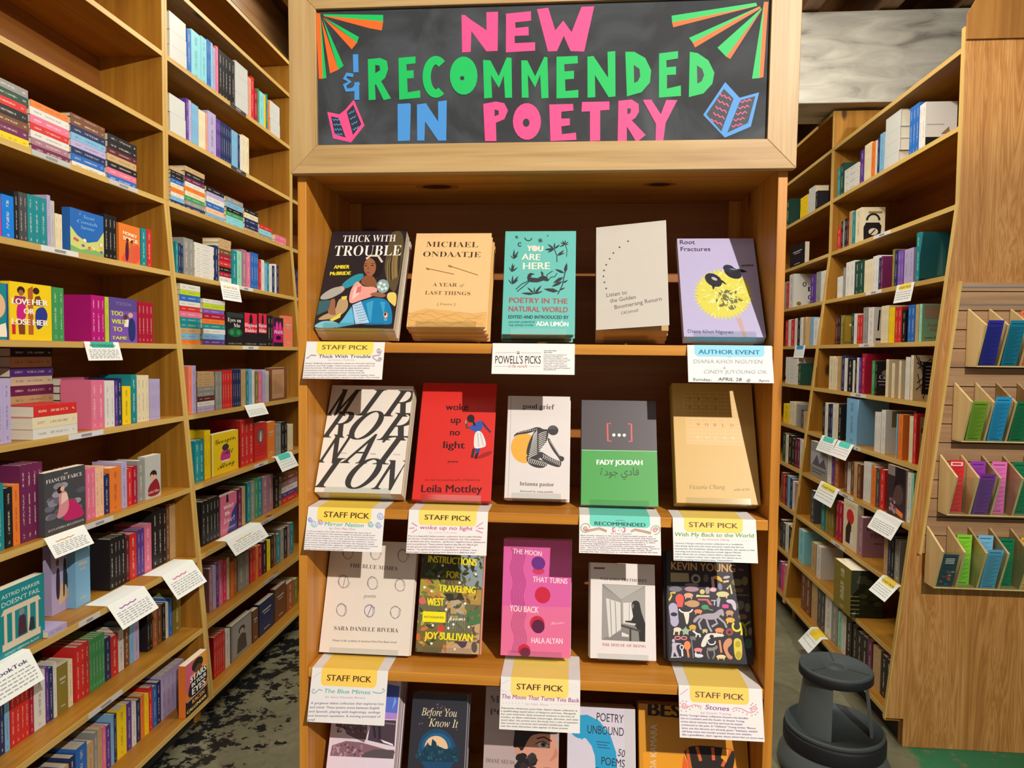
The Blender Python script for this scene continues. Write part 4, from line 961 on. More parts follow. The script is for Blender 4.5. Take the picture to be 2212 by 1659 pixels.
def a_stones(A):
    A.smooth = 2
    def e(c, x, y, rx, ry, r=0): A.ell(c, x, y, rx, ry, r, 14)
    Ln = A.line
    A.poly('a89c78', [(180, 400), (400, 402), (410, 510), (180, 515)]); A.ring('a8a490', 490, 470, 45, 45, 26, .5 + PI * .5 - .9, 2.5 * PI - .4); e('6c6860', 615, 460, 32, 50)
    e('b08a9c', 440, 600, 90, 34); e('8a8290', 440, 548, 90, 22); e('7c7688', 240, 605, 80, 36); e('d8cc88', 570, 630, 32, 32); e('a8a0a4', 635, 610, 28, 50)
    for x, y, rx, ry, c in ((400, 680, 58, 32, 'e0a888'), (825, 655, 82, 36, 'dcd49c'), (520, 880, 52, 26, 'e88a5c'), (915, 890, 52, 32, 'c89878'), (925, 985, 60, 34, 'e4b04c'), (788, 1120, 58, 32, 'e8925c'), (520, 1380, 54, 26, 'e88a94'), (812, 1470, 62, 28, 'f0d49c'), (450, 1085, 46, 32, 'd8a83c'), (605, 1128, 36, 22, 'c8c088')):
        e(c, x, y, rx, ry)
        for d in (-.6, .6): Ln(c, [(x + rx * d, y), (x + rx * d, y + ry * 1.5)], 16)
    e('e4594c', 290, 730, 54, 68); A.poly('e4594c', [(250, 770), (335, 770), (325, 830), (265, 830)]); e('c8966c', 450, 785, 88, 46); A.poly('c8966c', [(350, 760), (420, 785), (352, 805)]); e('4c9a64', 605, 825, 48, 32); Ln('8ab898', [(640, 845), (705, 865)], 9); A.rect('e0489c', 820, 785, 900, 832)
    Ln('e8c84c', [(160, 750), (190, 690), (180, 655), (240, 650)], 20); Ln('e8dc98', [(495, 685), (660, 685)], 20); A.poly('e8dc98', [(495, 670), (540, 670), (500, 705)])
    Ln('d06470', [(515, 730), (640, 730)], 22); A.poly('d06470', [(600, 715), (650, 725), (700, 800), (660, 795)]); Ln('b8b4c8', [(680, 738), (745, 738)], 14); Ln('c8c4d0', [(722, 740), (722, 800)], 14); A.poly('b0acc0', [(750, 708), (800, 712), (780, 820), (755, 815)])
    A.poly('cfc4d8', [(865, 720), (985, 720), (1005, 865), (960, 850), (940, 770), (880, 765)])
    A.poly('e8b83c', [(690, 425), (790, 425), (830, 500), (800, 500), (760, 470), (720, 470)]); Ln('e8c890', [(830, 500), (900, 485)], 24); e('c8b8c4', 870, 440, 45, 18, -.2); Ln('eab4c4', [(695, 440), (710, 600)], 36); e('eab4c4', 705, 600, 42, 28); e('8a849c', 790, 560, 28, 48, -.2); Ln('e8d89c', [(880, 590), (915, 530), (940, 650)], 22)
    for x, y, rx, ry, c in ((1000, 500, 70, 45, '7c7048'), (1100, 480, 40, 60, '7c7048'), (1030, 600, 60, 30, '6a5a3c'), (1050, 790, 50, 60, '6c685c'), (1140, 820, 36, 60, '6c685c'), (1080, 940, 60, 36, '7a5c44'), (1180, 1130, 25, 55, '7a6c54'), (1160, 1290, 50, 70, '3c5c4c'), (1070, 660, 90, 12, '6a665e')): e(c, x, y, rx, ry)
    e('b4aecb', 208, 840, 56, 62); e('b4aecb', 225, 1010, 54, 74); A.poly('b4aecb', [(155, 850), (265, 850), (275, 1010), (175, 1010)]); e('2c2630', 218, 925, 42, 26)
    A.poly('e6e0cc', [(330, 890), (410, 890), (405, 970), (390, 1050), (368, 1050), (355, 970)]); A.ring('e6e4e8', 366, 850, 82, 52, 18, .1, PI - .1)
    g = 'aaa2b0'
    A.poly(g, [(560, 920), (640, 905), (720, 905), (780, 850), (830, 842), (850, 920), (830, 945), (800, 910), (775, 960), (720, 985), (620, 985), (560, 960)]); A.poly(g, [(560, 920), (500, 940), (445, 1010), (480, 1035), (530, 970), (570, 950)])
    for q in ([(570, 960), (525, 1030), (555, 1115)], [(620, 970), (650, 1070), (690, 1140)], [(730, 970), (760, 1030), (690, 1075)], [(770, 950), (850, 1020), (880, 1085)]): Ln(g, q, 26)
    A.ring('e4d84c', 1010, 1065, 55, 60, 26, .1, PI * 1.25); Ln('e4d84c', [(1050, 1015), (1075, 1110), (1070, 1180)], 28); Ln('8a9a2c', [(1070, 1010), (1120, 1090), (1130, 1190)], 28); Ln('8a9a2c', [(1110, 1050), (1180, 1000)], 22)
    A.poly('9cb89c', [(362 + (70 if i % 2 == 0 else 30) * math.sin(PI * i / 5), 1140 - (70 if i % 2 == 0 else 30) * math.cos(PI * i / 5)) for i in range(10)])
    e('e0d8bc', 260, 1120, 50, 30); Ln('e0d8bc', [(225, 1120), (215, 1190)], 18); Ln('e0d8bc', [(285, 1120), (275, 1190)], 18); A.ring('d88484', 262, 1228, 34, 20, 14); A.ring('d88484', 342, 1228, 34, 20, 14); Ln('e4e2e6', [(450, 1130), (500, 1170), (540, 1180), (545, 1215)], 22); Ln('e4e2e6', [(500, 1170), (490, 1215)], 16)
    A.poly('7c7878', [(415, 1205), (490, 1205), (488, 1258), (420, 1245)]); Ln('7c7878', [(430, 1215), (460, 1490)], 16)
    A.poly('e2dcd4', [(600, 1190), (660, 1155), (840, 1165), (850, 1205), (750, 1205), (640, 1240), (612, 1345), (540, 1340)]); A.ring('e8e6ea', 690, 1275, 46, 34, 14, -.4, PI + .2); e('2c2630', 690, 1205, 28, 26)
    e('9a4a48', 915, 1140, 50, 50); e('2c2630', 915, 1145, 20, 20)
    f = 'c0b8cc'
    e(f, 210, 1265, 20, 24); A.poly(f, [(185, 1290), (240, 1290), (312, 1300), (310, 1312), (245, 1318), (245, 1380), (285, 1480), (255, 1480), (215, 1400), (205, 1480), (175, 1480), (195, 1380)]); Ln('dcd8e0', [(175, 1482), (305, 1478)], 10)
    A.ring('e4e2ea', 312, 1350, 22, 28, 12); Ln('e4e2ea', [(315, 1385), (322, 1470)], 22); e('e88a5c', 382, 1325, 44, 60); Ln('e88a5c', [(385, 1380), (400, 1485)], 26); e('dcdce4', 530, 1460, 55, 26); e('dcdce4', 490, 1435, 16, 16)
    n2 = '8a8280'
    A.poly(n2, [(620, 1350), (720, 1350), (750, 1310), (775, 1340), (740, 1385), (640, 1400)])
    for q in ([(630, 1390), (640, 1450), (660, 1500)], [(715, 1380), (730, 1440), (705, 1500)]): Ln(n2, q, 18)
    Ln('d8906c', [(790, 1250), (815, 1415)], 26); A.poly('d4926c', [(870, 1240), (920, 1215), (955, 1250), (940, 1310), (885, 1360), (920, 1440), (965, 1470), (950, 1510), (900, 1500), (840, 1370), (835, 1300)])
    A.poly('dcc84c', [(965, 1260), (990, 1222), (1035, 1220), (1080, 1265), (1085, 1510), (990, 1510)]); e('b8a428', 1025, 1300, 34, 45); e('b8a428', 1035, 1440, 38, 50)
    A.text('dca862', 'KEVIN YOUNG', (190, 362), (978, 374), 98, 'bold'); A.text('b87888', 'STONES', (300, 242), (1060, 250), 90, 'bold'); A.text('c05868', 'poems', (1020, 350), (1080, 355), 40, 'bold')
display_book('o', [(130, 130), (1135, 130), (1240, 1572), (148, 1530)], ZE, S3, 1.475, 18, 4, '2c2630', 'black book scattered with small toys and figures', R3, hard=True, art=a_stones, tmin=.04, jit=.004)

def a_coll(A):
    A.poly('5c74d8', [(950, 540), (1140, 570), (1105, 975), (750, 970), (760, 760), (900, 540)]); A.poly('b48ad8', [(750, 880), (1110, 900), (1105, 975), (750, 970)]); A.poly('7cb0e8', [(1040, 570), (1100, 760), (1050, 860), (1080, 700)])
    A.poly('7c6470', [(370, 960), (780, 970), (775, 1100), (720, 1260), (500, 1170), (480, 1110), (360, 1080)]); A.poly('4c3c48', [(770, 985), (1100, 985), (1080, 1290), (760, 1230), (780, 1090)])
    A.poly('8a6470', [(330, 1310), (500, 1250), (680, 1260), (1090, 1350), (1060, 1430), (310, 1430)]); A.poly('5a5054', [(690, 1390), (850, 1330), (1080, 1330), (1070, 1430), (690, 1430)]); A.poly('f0e6ee', [(915, 1215), (1060, 1260), (1070, 1285), (950, 1250)])
    rn = random.Random(9)
    for i in range(50):
        x, y = rn.uniform(380, 750), rn.uniform(985, 1150); A.ell(rn.choice(['a88a94', '5c4854', 'c0a4b0', '6c4c5c']), x, y, rn.uniform(10, 26), rn.uniform(8, 20), rn.uniform(0, 3))
    for i in range(40): A.ell(rn.choice(['a47c88', '6c4c5c', 'b898a4']), rn.uniform(340, 700), rn.uniform(1290, 1420), rn.uniform(10, 26), rn.uniform(8, 18), rn.uniform(0, 3))
    A.line('8a7484', [(800, 1010), (1090, 1030)], 12); A.line('2c2430', [(830, 1060), (850, 1200)], 26); A.line('2c2430', [(900, 1060), (905, 1210)], 30)
    A.text('d8cfd0', 'CORE', (1030, 505), (1160, 500), 40, 'serif')
display_book('p', [(345, 420), (1165, 440), (1020, 2230), (235, 2180)], ZH, S4, 1.455, 22, 4, 'e6d4e2', 'lilac collage book with torn stone and a porch', R4, art=a_coll, pagec='d8c4c4', hard=False, tset=0.075)
def a_before(A):
    A.ell('1c4a70', 1600, 1290, 230, 260); A.ell('24608c', 1600, 1240, 180, 160); A.ell('ecc49a', 1590, 1255, 140, 140)
    A.poly('183a50', [(1390, 1340), (1480, 1210), (1530, 1235), (1545, 1150), (1590, 1190), (1600, 1230), (1700, 1270), (1850, 1240), (1860, 1420), (1360, 1420)])
    rn = random.Random(2)
    for i in range(46):
        x, y = rn.uniform(1370, 1850), rn.uniform(1240, 1420); A.leaf(rn.choice(['1e5068', '245c74', '14303f', '2c6478']), x, y, x + rn.uniform(-50, 50), y - rn.uniform(10, 60), .2)
    for i in range(36):
        t = rn.uniform(0, PI); x, y = 1620 + 240 * math.cos(t) + rn.uniform(-25, 25), 1120 - 400 * math.sin(t) * .9 + rn.uniform(-30, 30)
        A.ell(rn.choice(['584858', '6a5660', '3c3444']), x, y, 14, 9, rn.uniform(0, 3))
    A.text('ecdcb8', 'Before You', (1410, 865), (1845, 890), 95, 'ital'); A.text('ecdcb8', 'Know It', (1500, 1000), (1855, 1020), 95, 'ital')
display_book('q', [(1305, 575), (1985, 628), (1855, 2180), (1195, 2150)], ZH, S4, 1.465, 20, 3, '2e2e38', 'charcoal book with a moon over dark trees', R4, art=a_before, pagec='dcd8e4', jit=.002, tset=0.06)
def a_modern(A):
    A.smooth = 2
    A.poly('b8a4a4', [(60, 660), (1010, 680), (1000, 1300), (40, 1300)])
    A.poly('d89a84', [(660, 640), (1005, 640), (990, 1300), (500, 1300), (540, 900)]); A.poly('2c2022', [(470, 560), (1000, 600), (1000, 660), (700, 650), (620, 740), (560, 890), (500, 830), (440, 840), (460, 690)]); A.ell('d4927c', 500, 880, 36, 50)
    A.ell('eee4e0', 815, 790, 66, 34); A.ell('6c6c80', 815, 785, 32, 32); A.ell('181418', 815, 785, 14, 14); A.line('3c2420', [(715, 785), (760, 755), (815, 742), (880, 790)], 9); A.line('5c3428', [(735, 715), (820, 692), (915, 740)], 18); A.poly('c8846c', [(960, 800), (995, 900), (950, 960), (870, 1000), (940, 900)]); A.ell('b0584c', 870, 1090, 90, 30)
    rn = random.Random(4)
    for i in range(50): A.ell(rn.choice(['241c1e', '342a2c', '3c3234']), rn.uniform(490, 730), rn.uniform(930, 1250), 48, 36, rn.uniform(0, 3))
    A.text('6c5c5c', 'DIANE SEUSS', (108, 1030), (462, 1045), 52, 'serif'); A.text('5c4c50', 'MODERN', (150, 290), (760, 310), 92, 'serif'); A.text('5c4c50', 'POETRY', (150, 440), (700, 460), 80, 'serif')
display_book('r', [(108, 85), (1010, 110), (985, 2000), (45, 1960)], ZF, S4, 1.475, 17, 2, 'b4a0a0', 'mauve book with half a face behind dark fur', R4, art=a_modern, jit=.001, tmin=.02, hard=True, tset=0.03)
def a_unbound(A):
    A.poly('cfcad0', [(1790, 300), (1905, 305), (1940, 1300), (1830, 1300)])
    A.line('2c9ccc', [(1235, 560), (1290, 480), (1370, 480), (1450, 520), (1540, 640), (1590, 800), (1600, 1010), (1560, 1300), (1500, 1700)], 240); A.ell('2c9ccc', 1320, 500, 125, 125)
    for i in range(3): A.line('1c5c88', [(1490 + i * 5, 655 + i * 32), (1640 - (i % 2) * 30, 668 + i * 32)], 9)
    K = '2a2a30'
    A.text(K, 'POETRY', (1495, 420), (1785, 445), 92, 'sans'); A.text(K, 'UNBOUND', (1390, 560), (1790, 588), 95, 'sans'); A.text(K, '50', (1725, 815), (1800, 835), 88, 'sans'); A.text(K, 'POEMS', (1540, 925), (1805, 955), 95, 'sans'); A.text(K, 'TO OPEN', (1468, 1055), (1815, 1095), 95, 'sans'); A.text(K, 'YOUR WORLD', (1400, 1190), (1830, 1230), 95, 'sans')
display_book('s', [(1185, 258), (1905, 292), (1968, 2010), (1080, 1960)], ZF, S4, 1.465, 18, 3, 'd6cede', 'pale lilac book with a curling blue shape', R4, art=a_unbound, jit=.002, cov2='6a5a4c', tmin=.05, tset=0.06)
def a_best(A):
    A.smooth = 2
    for i in range(1): A.poly('e69a1c', [(770, 1490), (1430, 1500), (1500, 1690), (780, 1690)])
    K = '241814'
    A.poly(K, [(1040, 1420), (1400, 1425), (1420, 1490), (1400, 1600), (1430, 1690), (1090, 1690), (1100, 1560)])
    for q in ([(1080, 1440), (1120, 1640)], [(1150, 1430), (1180, 1530)], [(1260, 1430), (1270, 1520)], [(1390, 1430), (1330, 1560)]): A.line('d8642c', q, 22)
    A.poly('e8a028', [(1330, 1430), (1375, 1440), (1360, 1530), (1320, 1500)]); A.poly('e85c2c', [(1060, 1490), (1090, 1560), (1085, 1680), (1050, 1580)]); A.ring('e85c2c', 970, 1650, 70, 40, 24, PI, 2 * PI); A.ell('f0e0d0', 950, 1638, 28, 16, .5); A.ell('d0404c', 1240, 1650, 45, 40)
    A.text(K, 'BEST', (808, 1230), (1130, 1240), 92, 'heavy')
    co, fs, wd = text2d('NEEDA KAMARA', 'bold')
    for i in (0,):
        pts = []
        for x, y in co:
            q = A.P(822 + (.7 - y) / .7 * 46 + 40 * 0, 1720 - x / wd * 430); pts.append(q)
        A.raw('d8cfc4', pts, fs)
display_book('t', [(735, 1150), (1480, 1150), (1560, 2100), (765, 2080)], Z7, S4, 1.462, 20, 3, 'cf8c1e', 'orange book with dark hands and black capitals', R4, art=a_best, jit=.002, tmin=.05, tset=0.06)

# ------------------------------------------------------------------ paper shelf cards
def shelf_card(label, loc, rotz, w, flap, hang, tilt, art=None, band=None, paper='ece8e6', group=None, skew=0., bandtip=False):
    """a card creased over a shelf edge: origin at the crease centre, -y is the aisle"""
    tl = math.radians(tilt); r = .002
    prof = [(flap, 0.), (r, 0.)] + [(r - r * math.sin(a), -r + r * math.cos(a)) for a in (tl * 0 + .4, .8, PI / 2 - tl)]
    y0, z0 = prof[-1]; dy, dz = -math.sin(tl), -math.cos(tl)
    prof.append((y0 + dy * hang, z0 + dz * hang))
    ls = [0.]
    for a, b in zip(prof, prof[1:]): ls.append(ls[-1] + math.hypot(b[0] - a[0], b[1] - a[1]))
    s0 = ls[-2]                               # where the hanging face begins
    def at(x, s, off):
        i = 0
        while i < len(ls) - 2 and s > ls[i + 1]: i += 1
        a, b = prof[i], prof[i + 1]; k = (s - ls[i]) / (ls[i + 1] - ls[i]); d = Vector((b[0] - a[0], b[1] - a[1])).normalized()
        n = Vector((d.y, -d.x))               # outward
        return (x + skew * (s - s0), a[0] + (b[0] - a[0]) * k + n.x * off, a[1] + (b[1] - a[1]) * k + n.y * off)
    mb = MB()
    top = [[at(x, s, .0004) for s in ls] for x in (-w / 2, w / 2)]; bot = [[at(x, s, 0.) for s in ls] for x in (-w / 2, w / 2)]
    n = len(ls); pts = top[0] + top[1] + bot[0] + bot[1]
    fs = []
    for i in range(n - 1):
        fs += [(i, i + 1, n + i + 1, n + i), (2 * n + i, 3 * n + i, 3 * n + i + 1, 2 * n + i + 1), (i, 2 * n + i, 2 * n + i + 1, i + 1), (n + i, n + i + 1, 3 * n + i + 1, 3 * n + i)]
    fs += [(0, n, 3 * n, 2 * n), (n - 1, 3 * n - 1, 4 * n - 1, 2 * n - 1)]
    mb.add(pts, fs)
    o = mb.build('shelf_card', plain(paper, .75, .2, 0, .02), loc=loc, rot=(0, 0, rotz))
    tag(o, label, 'shelf card', group)
    if band:
        col, x0, x1, depth = band
        mb = MB(); ss = [s for s in ls if s < s0 - 1e-6] + [s0, s0 + depth * .72]
        rows = [(at(x0, s, .0007), at(x1, s, .0007)) for s in ss]
        c = (x1 - x0) * .06
        rows += [(at(x0 + c * .35, s0 + depth * .92, .0007), at(x1 - c * .35, s0 + depth * .92, .0007)), (at(x0 + c, s0 + depth, .0007), at(x1 - c, s0 + depth, .0007))]
        pts = [p for q in rows for p in q]
        fs = [(2 * i, 2 * i + 2, 2 * i + 3, 2 * i + 1) for i in range(len(rows) - 1)]
        if bandtip:
            pts += [at((x0 + x1) / 2 - c * .6, s0 + depth, .0007), at((x0 + x1) / 2 + c * .6, s0 + depth, .0007), at((x0 + x1) / 2, s0 + depth * 1.14, .0007)]; k = len(pts); fs.append((k - 3, k - 1, k - 2))
        mb.add(pts, fs); mb.build('header_band', ink(col, .7), o)
    if art:
        A = Art(lambda x, y: (x, y)); art(A)
        # drawing space: x across, y = minus distance below the crease
        A.build('writing', o, lambda x, y, z: at(x, s0 - y, z + .0006), step=.000006, base=.0003, rough=.7)
    return o
def card_px(label, tl, tr, bl, br, zs, art, band, flap=.06, Z=PX, bandtip=False):
    f = lambda p: atY(Z[0] + p[0] / Z[2], Z[1] + p[1] / Z[2], DY - .002)
    a, b = f(tl), f(tr); w = (b - a).length; xc = (a.x + b.x) / 2
    zb = (f(bl).z + f(br).z) / 2; tilt = 17
    hang = (zs - zb) / math.cos(math.radians(tilt)) / 1.02
    pl = [(Z[0] + p[0] / Z[2], Z[1] + p[1] / Z[2]) for p in (tl, tr, br, bl)]
    P = homog(pl, [(-w / 2, 0), (w / 2, 0), (w / 2, -hang), (-w / 2, -hang)])
    def wrapped(A):
        A.P = lambda x, y: P(Z[0] + x / Z[2], Z[1] + y / Z[2])
        art(A)
    bd = None
    if band: bd = (band[0], -w / 2 + band[1] * w, -w / 2 + band[2] * w, band[3] * hang)
    return shelf_card(label, (xc, DY - .0012, zs + .0006), 0, w, flap, hang, tilt, wrapped, bd, group='handwritten cards on the display bookcase', bandtip=bandtip)
def scrawl(A, c, lines, x0, x1, y0, dy, sl=0., h=None, xs=0.):
    for i, t in enumerate(lines):
        f = min(1., len(t) / max(len(q) for q in lines))
        A.text(c, t, (x0 + xs * i, y0 + dy * i), (x0 + xs * i + (x1 - x0) * f, y0 + dy * i + sl * f), h or dy * .46, 'hand')
def spiral(A, c, x, y, r, w, d=1, turns=1.6, a0=0):
    A.line(c, [(x + r * (1 - .8 * i / 24) * math.cos(a0 + d * turns * 2 * PI * i / 24), y + r * (1 - .8 * i / 24) * math.sin(a0 + d * turns * 2 * PI * i / 24)) for i in range(25)], w)
SPK = '5a3420'
C1, C2, C3, C4, C5, C6, C7, C8 = (640, 730, 10.055), (1040, 730, 10.055), (1470, 735, 10.055), (860, 1080, 10.055), (1240, 1090, 10.055), (1450, 1090, 10.055), (640, 1420, 10.055), (1440, 1430, 9.617)
def c_thick(A):
    A.text('7a6030', 'STAFF PICK', (548, 218), (1545, 228), 100, 'bold'); A.text('3c3c54', 'Thick With Trouble', (470, 412), (1600, 412), 74, 'hand')
    A.text('d8b8b4', 'by Amber McBride', (680, 470), (1240, 470), 26, 'hand')
    for c, o in (('d89aa0', 0), ('9ab4b0', 16)):
        A.line(c, [(200, 410 + o), (260, 390 + o), (300, 340 + o), (420, 350 + o)], 12); spiral(A, c, 1790, 240 + o, 60, 12); A.line(c, [(1850, 250 + o), (1800, 340 + o), (1640, 365 + o)], 12); spiral(A, c, 1800, 440 + o, 46, 12, -1); A.line(c, [(1640, 390 + o), (1720, 450 + o), (1760, 480 + o)], 12)
    scrawl(A, '6c5450', ["Amber McBride's poetry collection draws on Hoodoo spiritual", 'traditions and folk magic. Heart poems in an exploration of', 'black femininity. McBride interweaves assumptions about', 'womanhood, wonder, communal with ancestors and get', 'and presents the complexities of love, home and the', 'outside the voice and folklore women, a luminous keeper them', 'takes root, on fire with thicket, named in the roots. That moves'], 160, 1820, 545, 53, 5, 26, -8)
card_px('yellow banded staff pick card below the dark blue gown book', (222, 58), (1925, 72), (92, 878), (1830, 905), S1, c_thick, ('f4dc60', .14, .86, .34), .05, C1)
def c_powell(A):
    for q in ([(300, 290), (740, 290)], [(845, 295), (1295, 300)], [(278, 600), (530, 602)], [(1015, 605), (1275, 610)]): A.line('a8a4ac', q, 6)
    A.poly('b8b4b0', [(760, 255), (825, 255), (820, 318), (765, 318)]); A.rect('7c5048', 765, 300, 818, 320)
    A.text('3c2830', "POWELL'S PICKS", (285, 535), (1280, 545), 180, 'sans'); A.text('a8644c', 'of the month', (555, 625), (980, 632), 62, 'ital')
    A.text('3a3440', 'Your Own Heart', (1350, 258), (1630, 258), 22, 'bold'); A.text('3a3440', 'Ada Limón', (1350, 298), (1530, 298), 22, 'bold')
    scrawl(A, '6c6474', ['"These luminous meditations on', 'landscapes, belonging and', 'grief welcome, whisper, revelry,', 'water, and general rapture. At last', 'from old places new maps emerge', 'in the poems of many voices', 'and country — songs old and new', 'telling a wondrous, magnificent', 'look within a beloved constellation"'], 1345, 1950, 350, 39, 4, 22)
    A.text('3a3440', 'Recommended by staff', (1350, 695), (1610, 695), 18, 'bold')
card_px("white printed picks of the month card on the top shelf edge", (245, 92), (2030, 112), (195, 772), (2030, 808), S1, c_powell, None, .05, C2)
def c_event(A):
    A.text('3c7494', 'AUTHOR EVENT', (408, 262), (1745, 262), 98, 'bold')
    A.text('a8aeb0', 'DIANA KHOI NGUYEN', (305, 478), (1825, 470), 90, 'hand'); A.text('a8aeb0', '&', (970, 600), (1030, 605), 60, 'hand'); A.text('a8aeb0', 'CINDY JUYOUNG OK', (550, 715), (1940, 700), 84, 'hand')
    A.text('5c545c', 'Sunday,', (310, 885), (735, 890), 62, 'hand'); A.text('545454', 'APRIL 28', (870, 880), (1400, 885), 78, 'hand'); A.text('5c4c7c', '@', (1505, 885), (1590, 888), 56, 'hand'); A.text('545454', '3pm', (1765, 885), (2000, 888), 48, 'hand')
card_px('white author event card with a sky blue header', (148, 80), (1985, 80), (212, 922), (2110, 918), S1, c_event, ('94d4f0', .085, .91, .29), .05, C3, True)
def c_mirror(A):
    A.text(SPK, 'STAFF PICK', (268, 1238), (655, 1242), 46, 'bold'); A.text('4cae94', 'Mirror Nation', (268, 1308), (605, 1312), 32, 'hand'); A.text('d08aa0', 'by: Don Mee Choi', (308, 1336), (530, 1338), 17, 'hand')
    for x, y, r, c in ((150, 1262, 20, '8a9ad8'), (180, 1295, 30, '8ac0d8'), (235, 1278, 24, 'b88ac8'), (755, 1215, 32, '8aa0d8'), (668, 1285, 26, '6ab0a8'), (735, 1290, 28, '7a9cd8')): spiral(A, c, x, y, r, 6, 1, 1.8)
    scrawl(A, '6c4c74', ['In Mirror Nation, Don Mee Choi investigates the memories of', 'empire. Focusing on the national stage of colonial conflict and', 'the dreams of destiny, into that which can be mourned and that', 'which must be forgotten. Choi says "grief has a tendency to mirror', 'pain. Could we really wait to end argument by repetition, worry,', 'to reconcile. Through photographs and text, she frequently makes', 'work and translates other vigilantes, images traversing the contract', 'works of literature in my ambition to more closely understand', 'a larger time, around and this world"'], 115, 755, 1360, 18.4, 4, 9, -5)
card_px('staff pick card with blue curls under the slanted letter book', (140, 1168), (795, 1165), (75, 1512), (757, 1520), S2, c_mirror, ('fad85a', .13, .83, .33), .085, Z4)
def c_woke(A):
    A.text(SPK, 'STAFF PICK', (565, 388), (1572, 412), 104, 'bold'); A.text('c04a94', 'woke up no light', (455, 585), (1605, 605), 80, 'hand'); A.text('ecc0d0', 'by Leila Mottley', (650, 665), (1275, 672), 34, 'hand')
    for q in ([(280, 455), (395, 528)], [(222, 572), (335, 562)], [(275, 660), (390, 592)], [(1685, 535), (1838, 438)], [(1730, 560), (1850, 562)], [(1682, 600), (1825, 658)]): A.line('d070a8', q, 16)
    scrawl(A, '8a4064', ['This is a beautiful debut poetry collection from Leila Mottley', 'the former Youth Poet Laureate of Oakland, CA. The collection', 'is divided into four sections - girlhood, neighborhood, falsehood', 'and womanhood. These poems explore the life of a Black girl', 'as she grows into adulthood in "going in" the beloved', 'refrain, "my girlhood grown / a superstition of dread / how', 'must seem a bent for giving how there is a different that"'], 175, 1890, 745, 56, 10, 30, -7)
card_px('staff pick card with pink rays under the red book', (235, 208), (1955, 242), (115, 1092), (1895, 1140), S2, c_woke, ('fadc70', .13, .86, .33), .075, C4)
def c_reco(A):
    A.text('2c5c5c', 'author', (900, 262), (1100, 268), 34, 'script'); A.text('2a4c50', 'RECOMMENDED', (452, 362), (1562, 390), 82, 'bold')
    for c, o in (('c8507c', 0), ('e8c0a0', 18), ('7cac5c', 36)):
        A.line(c, [(250, 485 + o), (400, 455 + o), (560, 420 + o), (720, 480 + o)], 14); A.line(c, [(1255, 485 + o * .8), (1340, 440 + o), (1500, 470 + o), (1700, 515 + o)], 14)
    spiral(A, 'c8507c', 255, 440, 56, 14); spiral(A, 'c8507c', 1790, 462, 62, 14, -1); A.ring('7cac5c', 255, 428, 96, 98, 14, .9, 6.2); A.ring('7cac5c', 1795, 462, 98, 98, 14, -3.3, 1.7)
    for q in ([(900, 418), (850, 418), (860, 508), (905, 508)], [(1065, 418), (1115, 418), (1122, 508), (1070, 508)]): A.line('c8407c', q, 20)
    A.dots('c880a0', [(910, 478), (985, 476), (1050, 476)], 12)
    A.text('b09cac', 'by Fady Joudah', (820, 565), (1265, 572), 38, 'hand')
    scrawl(A, '6c3c6c', ["Each mother feature in the work of Fady Joudah's poetry, the", 'of poems, [...] speaks as a secret present in poems that beyond', 'through emotional and intellectual therapies, that prying through', 'prose of time, geography and poem. And that Joudah [...] offers', 'a stunning magnification of remembrances, resonating in', 'the most that has been systematically removed. The disobedience', 'pain - the bold. Said always is no responsible, beginning. There is', 'yet a personal incantatory memory turn through of oath. Grief', 'writing this way, not allowed, or, we learn they could be the best'], 155, 1920, 605, 46, 22, 26, 0)
card_px('teal banded author recommended card with curly red scrolls', (118, 158), (1880, 190), (130, 995), (1978, 1052), S2, c_reco, ('72d4c2', .13, .87, .28), .075, C5, True)
def c_with(A):
    A.text('7c5c44', 'STAFF PICK', (405, 435), (1468, 455), 106, 'bold'); A.text('6aa44c', 'With My Back to the World', (110, 635), (1840, 645), 84, 'hand'); A.text('e09a98', 'by Victoria Chang', (720, 715), (1310, 720), 40, 'hand')
    A.dots('d8c0c8', [(115 + i * 92, 690) for i in range(7)] + [(1360 + i * 78, 712) for i in range(7)], 9)
    scrawl(A, '5c8c94', ["Victoria Chang's newest poetry collection is a revelation", 'Like diving deep into the most personal, exploring the art', 'sometimes, the loneliness, dying, and depression, she seems to feel', 'yearning and intensity of abstract artists Agnes Martin,', 'which allows her to create a space where, depression her', 'self are accepted rather than rejected. Art allows us to', 'breathe is making from abandonment. Transcendence'], 115, 1870, 800, 59, 14, 32, 4)
card_px('staff pick card with green handwriting under the mustard book', (32, 255), (1840, 290), (112, 1165), (1978, 1200), S2, c_with, ('f8d870', .14, .84, .31), .07, C6)
def c_blue(A):
    A.text(SPK, 'STAFF PICK', (650, 472), (1615, 522), 112, 'bold'); A.text('62b4b0', 'The Blue Mimes', (575, 695), (1585, 738), 78, 'hand'); A.text('bcacc4', 'by Sara Daniele Rivera', (595, 790), (1475, 820), 38, 'hand')
    A.line('8ab0b8', [(540, 655), (470, 630), (400, 680), (340, 705), (300, 670), (340, 620), (375, 650)], 18); A.line('8ab0b8', [(1640, 690), (1720, 715), (1830, 720), (1905, 680), (1880, 635), (1850, 660)], 18); A.line('c8c0c8', [(345, 410), (535, 315)], 10)
    scrawl(A, '7a6a98', ['A gorgeous debut collection that explores loss', 'and travel. These poems move between English', 'and Spanish, playing with beginnings, endings', 'and inverted repetition. A moving portrayal of', 'grief'], 255, 1870, 900, 79, 40, 44, -25)
card_px('staff pick card with teal title under the pebble ring book', (345, 248), (1995, 340), (145, 1235), (1865, 1335), S3, c_blue, ('fcd25c', .13, .86, .31), .115, C7)
